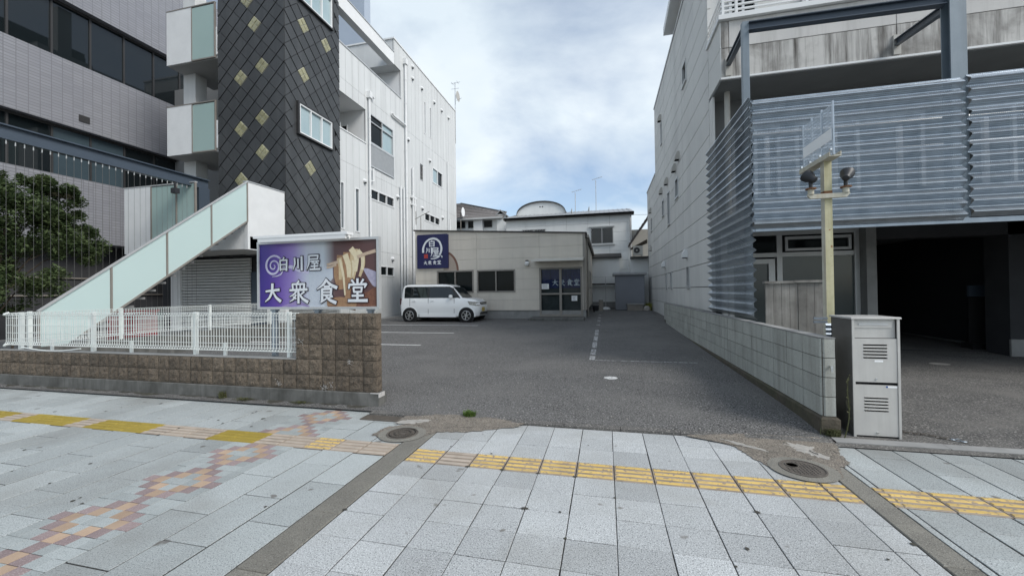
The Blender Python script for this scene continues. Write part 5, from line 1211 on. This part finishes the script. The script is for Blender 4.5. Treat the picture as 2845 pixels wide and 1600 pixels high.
part('pole', MB().tube([(-10.62, 28.3, 5.5), (-10.62, 28.3, 7.5)], .035, 6), M['bronze'], t); part('dish', MB().lathe((-10.55, 28.3, 7.55), [(.02, 0), (.2, .05), (.36, .14)], 16, 'x'), M['paper'], t, True); part('feed_arm', MB().bar((-10.45, 28.3, 7.2), (-10.05, 28.3, 7.25), .03), M['alu'], t)
t = thing('aerial', (-8.55, 17.4, 4.3), 'small aerial on a thin mast at the left corner of the diner roof', 'antenna', 'aerials')
part('mast', MB().tube([(-8.55, 17.4, 4.3), (-8.55, 17.4, 5.15)], .015, 6), M['bronze'], t); part('boom', MB().bar((-8.85, 17.4, 5.02), (-8.1, 17.4, 5.35), .02).bar((-8.8, 17.4, 4.75), (-8.8, 17.4, 5.4), .025).bar((-8.3, 17.3, 5.25), (-8.3, 17.5, 5.25), .015), M['bronze'], t)

sd_ = thing('storage_shed', (1.3, 22.75, .36), 'grey metal storage shed at the back of the lot', 'shed')
part('body', MB().box(.54, 2.08, 22.75, 24.2, .4, 2.33), M['shed'], sd_); part('roof', MB().chbox(.40, 2.2, 22.62, 24.3, 2.33, 2.47, .03), M['metal_roof'], sd_)
part('base_skid', MB().box(.58, 2.05, 22.8, 24.1, .34, .4), M['black'], sd_); part('door_latch', MB().box(.505, .54, 23.0, 23.1, 1.0, 1.4), M['bronze'], sd_)
for x in (.54, 1.31, 2.06): part('panel_seam', MB().box(x - .012, x + .012, 22.735, 22.751, .42, 2.33), M['shed'], sd_)
t = thing('deck_box', (1.53, 22.3, .34), 'brown lidded box on the ground before the grey shed', 'box'); part('body', MB().box(1.13, 1.93, 22.05, 22.6, .36, .70), M['bronze'], t); part('lid', MB().chbox(1.09, 1.97, 22.0, 22.65, .70, .77, .02), M['conc'], t)
def tuft(name, x, y, n, h, spread, m, label, cat='plant', seed=0, group=None):
    rr = random.Random(seed); mb = MB(); z = G(y)
    for k in range(n):
        a_ = rr.uniform(0, 2 * pi); l_ = rr.uniform(.5, 1) * h; s = rr.uniform(.3, 1) * spread; bx_, by_ = x + rr.gauss(0, spread * .35), y + rr.gauss(0, spread * .25); w_ = .004 + h * .012
        d = Vector((cos(a_), sin(a_), 0)); n_ = Vector((-d.y, d.x, 0)); p0 = Vector((bx_, by_, z)); p1 = p0 + d * s * .4 + Vector((0, 0, l_ * .7)); p2 = p0 + d * s + Vector((0, 0, l_ * rr.uniform(.6, 1)))
        mb.quad(p0 - n_ * w_, p0 + n_ * w_, p1 + n_ * w_ * .8, p1 - n_ * w_ * .8); mb.quad(p1 - n_ * w_ * .8, p1 + n_ * w_ * .8, p2)
    return solo(name, mb, m, (x, y, z), label, cat, group)
tuft('plant', 2.22, 22.4, 160, .55, .22, mat('yellow_leaf', (.28, .27, .05), (.20, .22, .04), 6, .7), 'yellow-green plant by the grey shed against the long wall', seed=1)
solo('rubble_sack', MB().rings([[(2.1 + (.16 + .02 * sin(k * 2.1)) * cos(2 * pi * k / 12) * s, 21.9 + .14 * sin(2 * pi * k / 12) * s, .40 + z) for k in range(12)] for s, z in ((1, 0), (1.1, .08), (.9, .18), (.45, .25))]), M['cement_pale'], (2.1, 21.9, .4), 'pale sack slumped beside the yellow plant', 'sack', smooth=True)
solo('dome_cover', MB().lathe((.0, 23.6, .39), [(.26, 0), (.25, .05), (.18, .11), (.06, .14)], 18), M['paper'], (.0, 23.6, .39), 'white dome lying on the asphalt behind the diner', 'cover', smooth=True)
t = thing('flower_pot', (-.5, 21.0, .38), 'black planter with brown board leaning by the diner side wall', 'planter'); part('pot', MB().lathe((-.52, 21.0, .38), [(.12, 0), (.17, .3), (.19, .3), (.19, .34)], 14), M['black_plastic'], t); part('board', MB().box(-.36, -.14, 21.2, 21.24, .38, 1.0), M['bronze'], t); part('saucer', MB().box(-.55, -.15, 20.7, 20.9, .38, .43), M['conc'], t)

th = thing('tile_roof_house', (2.5, 25.5, 0), 'old house with a dark tiled roof squeezed behind the long grey wall', 'house')
part('wall', MB().box(1.46, 3.5, 24.6, 28, 0, 3.4), M['back_white'], th); part('upper_wall', MB().box(1.62, 4, 26.5, 32, 3.4, 5.35), M['ac'], th)
mb = MB(); mb.rings([[(1.45, 24.4, 4.15), (3.2, 24.4, 6.7), (3.2, 28, 6.7), (1.45, 28, 4.15)], [(1.45, 24.4, 4.27), (3.2, 24.4, 6.85), (3.2, 28, 6.85), (1.45, 28, 4.27)]]); rf = part('roof', mb, M['tile_roof'], th)
for k in range(12):
    t = k / 12; part('tile_course', MB().tube([(lerp(1.45, 3.2, t), 24.3, lerp(4.27, 6.85, t)), (lerp(1.45, 3.2, t), 28, lerp(4.27, 6.85, t))], .05, 6), M['tile_roof'], rf)
part('gable_board', MB().prism([(1.46, 3.95), (2.4, 4.45), (2.4, 4.2), (1.46, 3.72 + .12)], 'y', 24.28, 24.38), M['bark'], th)
part('ledge', MB().box(1.45, 2.42, 24.0, 24.6, 3.34, 3.44), M['eave_dk'], th)
ac = thing('air_conditioner', (1.87, 24.2, 3.44), 'outdoor air conditioner unit on the ledge under the tiled roof', 'air conditioner')
part('casing', MB().box(1.6, 2.14, 24.12, 24.42, 3.52, 4.06), M['ac'], ac); part('fan_ring', MB().lathe((1.80, 24.12, 3.80), [(.18, 0), (.18, -.012), (.165, -.012)], 20, 'y'), M['bronze'], ac); part('fan_recess', MB().cyl((1.80, 24.105, 3.80), .165, .01, 20, 'y'), M['frame_dk'], ac); part('fan_hub', MB().cyl((1.80, 24.09, 3.80), .045, .012, 12, 'y'), M['ac'], ac)
for x in (1.65, 2.06): part('foot', MB().box(x, x + .04, 24.12, 24.4, 3.44, 3.52), M['ac'], ac)
pts = [(lerp(1.0, 5.0, k / 12), lerp(31, 33, k / 12), 7.15 + .3 * ((k / 12) - .5) ** 2 + .25 * k / 12) for k in range(13)]
solo('overhead_cable', MB().tube(pts, .012, 5), M['black_plastic'], (1, 31, 7), 'thin overhead cable crossing the sky beside the long grey wall', 'cable')

# ================================================================== grey panelled building, right
XR = 2.45
rb = thing('panelled_building', (6, 14, .2), 'tall grey panelled building with a corrugated metal screen over its dark carport', 'building')
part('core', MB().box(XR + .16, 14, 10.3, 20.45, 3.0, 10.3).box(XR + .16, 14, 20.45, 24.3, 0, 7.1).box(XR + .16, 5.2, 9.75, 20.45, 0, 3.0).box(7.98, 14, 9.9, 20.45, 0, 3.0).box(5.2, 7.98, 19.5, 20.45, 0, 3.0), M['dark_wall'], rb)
rh = [(12.72, 13.3, 7.8, 8.42), (14.35, 14.9, 4.68, 5.33), (16.2, 16.7, 4.03, 5.3), (17.7, 18.2, 4.66, 5.32), (22.08, 22.55, 4.64, 5.3), (17.95, 18.3, 7.8, 8.72), (12.75, 13.13, 1.57, 2.19), (15.95, 16.25, 1.57, 2.17), (17.2, 17.48, 1.57, 2.17)]
for (a, b, ztop) in ((10.2, 13.57, 10.33), (13.57, 17.26, 10.33), (17.26, 20.5, 10.33), (20.5, 24.4, 7.13)):
    z = .35
    while z < ztop - .05:
        z1 = min(z + .6, ztop); add_panels('wall_panel', rb, M['alc'], 'x', XR, .08, a + .009, b - .009, z + .009, z1 - .009, rh, .008)
        z = z1
part('wall_plinth', MB().box(XR + .01, XR + .05, 10.2, 24.3, 0, .352), M['conc'], rb)
part('far_wall', MB().box(XR + .01, 14, 20.455, 20.52, 7.13, 10.33).box(XR + .01, 14, 24.31, 24.4, 0, 7.13), M['alc'], rb)
part('roof_coping', MB().box(XR - .03, XR + .2, 10.2, 20.55, 10.332, 10.42).box(XR - .03, XR + .2, 20.55, 24.45, 7.132, 7.21), M['alu'], rb)
part('penthouse_wall', MB().box(XR + .06, 9, 10.2, 15.2, 10.42, 13), M['alc'], rb)
part('penthouse_eave', MB().prism([(9.6, 11.25), (15.25, 10.72), (15.25, 10.98), (9.6, 11.5)], 'x', 2.18, 3.0), M['white'], rb)
for (a, b, c, d) in rh: window(rb, 'x', XR, a, b, c, d, M['alu'], M['glass_dark'], 1, .1, 1, .035); part('window_sill', MB().box(XR - .05, XR + .02, a - .03, b + .03, c - .05, c - .004), M['alu'], rb)
for (y, z) in ((14.14, 5.95), (14.84, 5.76), (16.67, 5.78), (18.23, 5.78), (22.49, 5.76), (22.54, 3.72), (13.1, 2.6), (17.7, 2.57), (18.25, 8.95)):
    v = part('vent_hood', MB().prism([(XR, z - .13), (XR - .14, z - .13), (XR - .14, z - .02), (XR - .08, z + .13), (XR, z + .13)], 'y', y - .11, y + .11) if False else MB().rings([[(XR, y - .11, z - .13), (XR - .14, y - .11, z - .13), (XR - .14, y - .11, z - .01), (XR - .07, y - .11, z + .13), (XR, y - .11, z + .13)], [(XR, y + .11, z - .13), (XR - .14, y + .11, z - .13), (XR - .14, y + .11, z - .01), (XR - .07, y + .11, z + .13), (XR, y + .11, z + .13)]]), M['ac'] if z > 3 else M['white'], rb)
    part('vent_mouth', MB().box(XR - .13, XR - .02, y - .095, y + .095, z - .145, z - .131), M['black'], v)
# balcony on the street front
for (a, b) in ((2.462, 2.62), (2.62, 5.59), (5.59, 8.6), (8.6, 11.6)):
    for (c, d) in ((5.98, 6.6), (6.6, 7.17)): part('parapet_panel', panel_mb('y', 9.2, .05, a + .006, b - .006, c + .006, d - .006, [], .005), M['parapet'] if c < 6.3 or a < 2.5 else M['parapet_clean'], rb)
for (c, d) in ((5.97, 6.6), (6.6, 7.17)): part('wall_panel', panel_mb('x', XR, .045, 9.205, 10.19, c + .004, d - .004, [], .005), M['alc'], rb)
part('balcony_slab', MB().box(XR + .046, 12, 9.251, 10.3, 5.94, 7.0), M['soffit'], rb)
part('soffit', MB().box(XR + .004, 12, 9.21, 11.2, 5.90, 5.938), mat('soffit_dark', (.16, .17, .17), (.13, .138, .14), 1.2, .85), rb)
part('drip_edge', MB().box(XR, 12, 9.16, 9.21, 5.925, 5.965), M['white'], rb)
part('parapet_coping', MB().box(XR - .04, 12, 9.12, 9.3, 7.18, 7.28).box(XR - .04, XR + .12, 9.3, 10.25, 7.18, 7.28), M['white'], rb)
rl = MB()
for z in (7.38, 7.48, 7.58, 7.70): rl.box(XR + .02, 12, 9.19, 9.23, z, z + .03).box(XR + .02, XR + .05, 9.23, 10.2, z, z + .03)
part('railing', rl, M['white'], rb)
for x in (2.49, 2.75, 4.05, 5.5, 6.9, 8.3): part('railing_post', MB().box(x, x + .05, 9.185, 9.235, 7.28, 7.75), M['white'], rb)
part('upper_front_wall', MB().box(XR + .06, 12, 10.22, 10.29, 7.0, 10.3), M['alc'], rb)
for (a, b) in ((2.9, 3.5), (4.4, 7.2)): window(rb, 'y', 10.15, a, b, 7.3, 9.3, M['alu'], M['glass_dark'], 2, .05, 1, .06)
# behind the screen
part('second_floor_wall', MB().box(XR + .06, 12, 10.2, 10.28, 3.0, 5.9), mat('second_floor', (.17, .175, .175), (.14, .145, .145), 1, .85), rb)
for (a, b) in ((2.9, 3.9), (4.2, 6.6), (7.2, 9)): window(rb, 'y', 10.13, a, b, 3.1, 5.2, M['alu'], M['glass_dark'], 2, .05, 1, .07)
part('drainpipe', MB().tube([(2.72, 9.75, 3), (2.72, 9.75, 5.9)], .06, 10), M['ac'], rb)
part('balcony_wall_end', MB().box(XR + .004, XR + .05, 9.9, 10.19, 3.0, 5.9), M['alc'], rb)
part('inner_rail', MB().tube([(2.5, 7.6, 4.12), (9, 7.6, 4.12)], .035, 8).tube([(2.5, 7.6, 3.72), (9, 7.6, 3.72)], .03, 8), M['alu'], rb)
for x in (2.7, 3.7, 4.6, 5.7, 6.8): part('inner_rail_post', MB().box(x, x + .06, 7.58, 7.64, 3, 4.15), M['paper'], rb)
part('floor_slab', MB().box(XR + .04, 12, 7.25, 20, 2.73, 3.0), M['soffit'], rb)
# corrugated perforated screens
def corr(p0, p1, z0, z1, nrm, pitch=.158, amp=.040):
    mb = MB(); a_ = Vector((*p0, 0)); b_ = Vector((*p1, 0)); n = Vector((*nrm, 0)); prof = []; z = z0
    while z < z1 - .001:
        for f, o in ((0, -1), (.06, -1), (.47, 1), (.55, 1), (.96, -1)):
            zz_ = z + f * pitch
            if zz_ <= z1: prof.append((zz_, o * amp))
        z += pitch
    for (za, oa), (zb__, ob) in zip(prof[:-1], prof[1:]):
        A, B = a_ + n * oa + Vector((0, 0, za)), b_ + n * oa + Vector((0, 0, za)); C, E_ = b_ + n * ob + Vector((0, 0, zb__)), a_ + n * ob + Vector((0, 0, zb__)); mb.quad(A, B, C, E_)
    return mb
part('corrugated_screen', corr((2.3, 7.0), (5.03, 7.0), 2.44, 4.56, (0, -1)), M['perf'], rb)
part('corrugated_screen', corr((5.10, 7.0), (9.5, 7.0), 2.47, 4.56, (0, -1)), M['perf'], rb)
part('corrugated_screen', corr((2.3, 9.8), (2.3, 7.02), 1.0, 4.62, (-1, 0)), M['perf'], rb)
part('screen_base_rail', MB().box(2.3, 9.5, 7.04, 7.1, 2.40, 2.48), M['galv'], rb)
part('steel_column', MB().box(2.345, 2.445, 7.48, 7.58, 1.0, 6.06), M['steel_blue'], rb)
part('steel_column', MB().box(4.93, 5.125, 7.045, 7.06, 2.42, 7.2).box(4.93, 5.125, 7.20, 7.215, 2.42, 7.2).box(5.018, 5.036, 7.06, 7.20, 2.42, 7.2), M['steel_blue'], rb)
def hbeam(p, q, w_, h_, m, name):
    p, q = Vector(p), Vector(q); mb = MB(); zc = Vector((0, 0, h_ / 2)); mb.bar(p + zc, q + zc, w_, .015).bar(p - zc, q - zc, w_, .015).bar(p, q, .015, h_ - .02); part(name, mb, m, rb)
hbeam((2.445, 7.50, 5.96), (4.93, 7.13, 5.70), .12, .13, M['navy_steel'], 'steel_beam')
hbeam((2.40, 7.58, 5.96), (2.6, 9.19, 6.27), .09, .11, M['navy_steel'], 'steel_brace'); hbeam((5.03, 7.215, 5.66), (5.58, 9.19, 6.24), .09, .11, M['navy_steel'], 'steel_brace')
for x in (2.6, 5.58): part('brace_plate', MB().box(x - .06, x + .06, 9.17, 9.199, 6.0, 6.38), M['ac'], rb)
# shop front under the screen
YE = 9.5
teal = mat('dim_teal_glass', (.045, .062, .062), (.034, .048, .049), .8, .12, spec=.5)
mb = MB().box(2.5, 5.06, YE, YE + .12, 2.62, 2.73).box(2.5, 5.06, YE + .002, YE + .12, 2.16, 2.25).box(3.56, 3.66, YE - .004, YE + .12, .2, 2.62).box(4.97, 5.06, YE - .003, YE + .12, .2, 2.62).box(2.5, 2.6, YE - .002, YE + .12, .2, 2.62).box(2.62, 3.5, YE - .006, YE + .05, .16, .26).box(3.40, 3.52, YE - .006, YE + .05, .26, 2.1).box(2.62, 2.72, YE - .006, YE + .05, .26, 2.1).box(2.62, 3.52, YE - .007, YE + .05, 2.02, 2.12).box(3.72, 4.92, YE - .005, YE + .03, 2.52, 2.58).box(3.72, 4.92, YE - .005, YE + .03, 2.28, 2.33).box(3.72, 3.77, YE - .005, YE + .03, 2.33, 2.52).box(4.87, 4.92, YE - .005, YE + .03, 2.33, 2.52)
sf_ = part('shop_front', mb, M['alu'], rb)
for (a, b, c, d, m_) in ((2.6, 3.56, 2.25, 2.62, M['glass_dark']), (3.66, 4.97, 2.25, 2.62, M['glass_dark']), (3.66, 4.97, .2, 2.16, teal), (2.72, 3.40, .26, 2.02, teal)): part('pane', MB().box(a, b, YE + .04, YE + .05, c, d), m_, sf_)
part('shop_column', MB().box(5.07, 5.24, 9.3, 9.75, .1, 2.73), M['conc'], rb)
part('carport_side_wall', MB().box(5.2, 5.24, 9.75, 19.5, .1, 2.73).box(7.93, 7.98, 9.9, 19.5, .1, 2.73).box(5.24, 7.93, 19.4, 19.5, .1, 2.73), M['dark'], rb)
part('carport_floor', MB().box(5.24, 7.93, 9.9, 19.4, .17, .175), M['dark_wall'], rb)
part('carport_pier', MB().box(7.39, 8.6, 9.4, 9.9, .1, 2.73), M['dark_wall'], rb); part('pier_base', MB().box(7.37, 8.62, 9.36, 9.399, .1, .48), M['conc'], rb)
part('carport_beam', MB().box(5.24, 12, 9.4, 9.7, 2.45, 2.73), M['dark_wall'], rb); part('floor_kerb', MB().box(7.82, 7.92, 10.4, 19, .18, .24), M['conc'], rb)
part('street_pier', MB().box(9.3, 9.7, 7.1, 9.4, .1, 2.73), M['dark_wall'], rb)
t = thing('standing_board', (7.55, 10.3, .17), 'black standing board in the shadow beside the carport pier', 'board'); part('panel', MB().box(7.4, 7.75, 10.28, 10.32, .3, 1.25), M['black'], t); part('foot', MB().box(7.38, 7.77, 10.18, 10.45, .17, .3), M['black'], t); part('header', MB().box(7.4, 7.75, 10.275, 10.32, 1.27, 1.5), M['navy_steel'], t)
fc = D.objects['forecourt']
mb = MB(); zz = G(8.4) + .0045; mb.quad(*[(5.62 + .14 * cos(t * pi / 10), 8.4 + .11 * sin(t * pi / 10), zz + .0018 * sin(t * pi / 10)) for t in range(20)]); part('painted_dot', mb, M['cement_pale'], fc)

# ================================================================== grey block wall, right
w2 = thing('block_wall', (2.16, 10, 0), 'grey concrete block wall running down the right side of the lot', 'wall')
part('footing', MB().chbox(2.078, 2.245, 4.565, 15.65, -.1, .205, .02), M['moss_foot'], w2)
part('wall_core', MB().box(2.112, 2.212, 4.605, 15.6, .2, .985), M['mortar_dk'], w2)
bm_ = MB().box(-.06, .06, -.1915, .1915, .0035, .1905).mesh('block', M['blockwall']); 
bm1 = MB().rings([[(-.06, -.165, z), (-.03, -.1965, z), (.06, -.1965, z), (.06, .1915, z), (-.06, .1915, z)] for z in (.0035, .1905)]).mesh('block', M['blockwall'])
for c in range(4):
    for k in range(28):
        if c == 0 and 4.59 + .3935 * k > 15: continue
        o = piece('block', bm1 if k == 0 else bm_, w2, (2.16 + jit(.0015), 4.79 + .3935 * k, .208 + c * .1945))
part('wall_cap', MB().rings([[(2.098, 4.64, z), (2.128, 4.592, z), (2.224, 4.592, z), (2.224, 15.62, z), (2.098, 15.62, z)] for z in (.9855, .997)]), M['conc'], w2)
part('wall_tap', MB().cyl((2.175, 4.56, .71), .012, .035, 10, 'y').box(2.165, 2.185, 4.555, 4.565, .66, .70), M['chrome'], w2)

wf = thing('wooden_screen', (2.65, 6.5, .2), 'weathered grey wooden plank screen behind the block wall', 'screen')
for k in range(7): x = 2.28 + .104 * k; part('plank', MB().box(x + .002, x + .102, 6.5 + jit(.004), 6.53, .12, 1.56 + jit(.004)), M['wood'], wf)
part('cap_rail', MB().box(2.26, 2.64, 6.47, 6.56, 1.566, 1.60).box(2.64, 3.02, 6.468, 6.558, 1.572, 1.606), M['wood'], wf)

pl = thing('lamp_pole', (2.45, 5.2, .1), 'square yellowed steel pole with two black floodlights and a small mesh frame', 'lamp post')
mb = MB().box(2.42, 2.495, 5.155, 5.235, .05, 2.92); mb.m = [1 if i == 5 else 0 for i in range(6)]; part('pole', mb, [M['pole'], M['pole_white']], pl)
part('rust_band', MB().box(2.4175, 2.4975, 5.1525, 5.2375, 2.555, 2.585), M['rust'], pl)
part('lamp_bar', MB().prism([(2.24, 2.535), (2.27, 2.50), (2.62, 2.50), (2.65, 2.535), (2.65, 2.55), (2.24, 2.55)], 'y', 5.12, 5.146), M['pole_white'], pl)
for (x, sgn, lb) in ((2.275, -1, None), (2.615, 1, None)):
    f = part('floodlight', MB().lathe((0, 0, 0), [(.012, -.085), (.035, -.075), (.04, -.04), (.062, 0.0), (.068, .05), (.064, .056), (.05, .05)], 18), M['black_plastic'], pl, True)
    f.matrix_local = Matrix.Translation(Vector((x + sgn * .012, 5.13, 2.745)) - ORG[pl]) @ Matrix.Rotation(R(35 * sgn), 4, 'Y') @ Matrix.Rotation(R(-38), 4, 'X'); 
    f.data.transform(Matrix.Translation(ORG[pl]))
    part('lamp_socket', MB().cyl((x, 5.13, 2.55), .03, .055, 12), M['pole_white'], pl); part('socket_flange', MB().cyl((x, 5.13, 2.606), .052, .012, 14), M['rust'], pl); part('lamp_neck', MB().tube([(x, 5.13, 2.61), (x, 5.13, 2.68), (x + sgn * .01, 5.13, 2.72)], .02, 8), M['black_plastic'], pl)
part('top_channel', MB().box(2.385, 2.50, 4.97, 5.66, 2.92, 2.932).box(2.385, 2.395, 4.97, 5.66, 2.932, 2.97).box(2.49, 2.50, 4.97, 5.66, 2.932, 2.97), M['pole_white'], pl)
for y in (4.97, 5.2, 5.42, 5.63): part('frame_rod', MB().box(2.42, 2.435, y - .009, y + .009, 2.935, 3.52), M['galv'], pl); part('rod_bolt', MB().cyl((2.4, y, 2.985), .014, .02, 8), M['chrome'], pl)
mb = MB()
for k in range(14): mb.bar((2.43, 4.97, 2.98 + k * .038), (2.43, 5.63, 2.98 + k * .038), .0035)
for k in range(26): mb.bar((2.432, 4.985 + k * .0255, 2.98), (2.432, 4.985 + k * .0255, 3.5), .0035)
part('wire_mesh', mb, M['galv'], pl, kind='stuff'); part('name_strip', MB().box(2.408, 2.414, 4.98, 5.6, 3.10, 3.225), M['paper'], pl)
part('guard_clamp', MB().box(2.28, 2.41, 5.12, 5.145, 1.10, 1.125).box(2.28, 2.41, 5.12, 5.144, 1.14, 1.165), M['galv'], pl)
part('corrugated_guard', corr((2.38, 5.1), (2.53, 5.1), .6, 1.1, (0, -1), .05, .008), M['galv'], pl)

# ------------------------------------------------------------------ stainless mailbox cabinet
mbx = thing('mailbox_cabinet', (2.55, 4.74, .03), 'tall stainless steel mailbox cabinet with two louvred doors at the wall end', 'mailbox')
x0, x1, y0, y1 = 2.352, 2.742, 4.57, 4.93
part('cabinet_shell', MB().box(x0, x0 + .012, y0, y1, .03, 1.185).box(x1 - .012, x1, y0, y1, .03, 1.185).box(x0, x1, y1 - .012, y1 + .0, .03, 1.185), M['stainless_dk'], mbx)
part('edge_trim', MB().box(x0 - .001, x0 + .02, y0 - .012, y0 - .0005, .02, 1.184).box(x1 - .02, x1 + .001, y0 - .012, y0 - .0005, .02, 1.184), M['stainless'], mbx)
part('top_plate', MB().chbox(x0 - .012, x1 + .012, y0 - .02, y1 + .01, 1.185, 1.203, .004), M['stainless'], mbx)
part('interior', MB().box(x0 + .012, x1 - .012, y0 + .03, y0 + .04, .04, 1.18), M['black'], mbx)
part('upper_panel', MB().box(x0 + .021, x1 - .021, y0 + .015, y0 + .029, 1.0, 1.18), M['stainless'], mbx)
fl = part('mail_flap', MB().box(x0 + .025, x1 - .05, y0 + .006, y0 + .0145, 1.10, 1.165), M['stainless'], mbx); part('flap_slot', MB().box(x0 + .06, x1 - .085, y0 + .001, y0 + .0055, 1.125, 1.145), M['alu'], fl)
for (za, zb_, zs) in ((.572, .995, .94), (.052, .545, .425)):
    slots = [(x0 + .092, x1 - .1, zs - .031 * k - .015, zs - .031 * k) for k in range(5)]
    d = part('door', panel_mb('y', y0 - .006, .016, x0 + .022, x1 - .022, za, zb_, slots), M['stainless'], mbx)
    part('lock', MB().cyl((2.547, y0 - .014, za + .03), .011, .008, 12, 'y'), M['chrome'], d)
    for s_ in slots: part('louvre_lip', MB().box(s_[0], s_[1], y0 - .011, y0 - .0062, s_[3], s_[3] + .003), M['stainless'], d)
part('label_strip', MB().box(2.535, 2.605, y0 - .0075, y0 - .0062, .768, .786), M['paper'], mbx); part('maker_label', MB().box(2.64, 2.715, y0 - .0075, y0 - .0062, .522, .538), M['paper'], mbx); part('maker_label_blue', MB().box(2.625, 2.6395, y0 - .0076, y0 - .0062, .522, .538), mat('label_blue', (.03, .09, .30), None, rough=.5), mbx)
part('foot_plate', MB().box(x0 + .02, x1 - .02, y0 + .01, y1, .02, .05), M['black'], mbx)

# ------------------------------------------------------------------ chain, weeds, tufts, litter
ch_ = thing('chain', (2.95, 4.75, .05), 'short dark chain lying on the forecourt beside the mailbox', 'chain')
for k in range(16):
    x = 2.78 + k * .03; y = 4.72 - .0007 * k * k + .01 * sin(k); z = G(y) + .012
    mb = MB(); n = 10; ring = [Vector((x + .021 * cos(2 * pi * q / n), y + (.012 * sin(2 * pi * q / n) if k % 2 else 0), z + (.012 * sin(2 * pi * q / n) if k % 2 == 0 else 0))) for q in range(n + 1)]
    mb.tube(ring, .0035, 5); part('link', mb, M['iron'] if k < 13 else M['galv'], ch_)
tuft('grass_tuft', -1.60, 4.48, 190, .075, .085, M['grass'], 'small bright green grass tuft at the edge of the asphalt', 'grass', 4)
tuft('grass_tuft', 2.16, 4.54, 170, .09, .075, M['weed'], 'mossy green tuft at the foot of the grey block wall', 'grass', 5)
for i, (x, n, h, lb) in enumerate(((-5.35, 60, .14, 'pale green weed sprouting at the middle of the brown wall base'), (-4.95, 120, .03, 'low mossy patch on the paving below the brown wall'), (-4.02, 70, .03, 'thin mossy patch below the brown pillar'))):
    tuft('weed', x, 4.555, n, h, .12 if h < .1 else .07, M['weed'], lb, 'weed', 10 + i)
wd = thing('weed', (2.27, 4.50, .03), 'tall thin weed stalk growing beside the mailbox cabinet', 'weed')
st_ = [Vector((2.24 + .055 * t + .02 * sin(t * 5), 4.50 - .01 * t, .03 + .58 * t)) for t in [k / 12 for k in range(13)]]
part('stalk', MB().tube(st_, [.006 - .0003 * k for k in range(13)], 6), M['weed'], wd)
mb = MB(); rr = random.Random(3)
for k in range(70):
    p = st_[rr.randint(2, 12)] + Vector((rr.gauss(0, .004), rr.gauss(0, .004), rr.gauss(0, .015))); a_ = rr.uniform(0, 6.3); d = Vector((cos(a_), sin(a_), rr.uniform(.2, 1))).normalized() * rr.uniform(.012, .035); n_ = d.cross(Vector((0, 0, 1))).normalized() * .004
    mb.quad(p, p + d * .5 + n_, p + d, p + d * .5 - n_)
part('leaves', mb, M['weed'], wd, kind='stuff')
mb = MB(); rr = random.Random(8)
for k in range(90):
    x, y = rr.uniform(-2.4, 2.2), rr.choice([rr.uniform(4.3, 4.7), rr.uniform(4.3, 7.5)])
    if x > 1.9 and y > 4.5: continue
    s = rr.uniform(.004, .011); z = G(y) + .004
    mb.rings([[(x + s * cos(q) * rr.uniform(.6, 1.2), y + s * sin(q) * rr.uniform(.6, 1.2), z + h_) for q in (0, 1.2, 2.4, 3.6, 4.9)] for h_ in (0, s * .7)])
part('loose_grit', mb, M['cement_pale'], lot, kind='stuff')
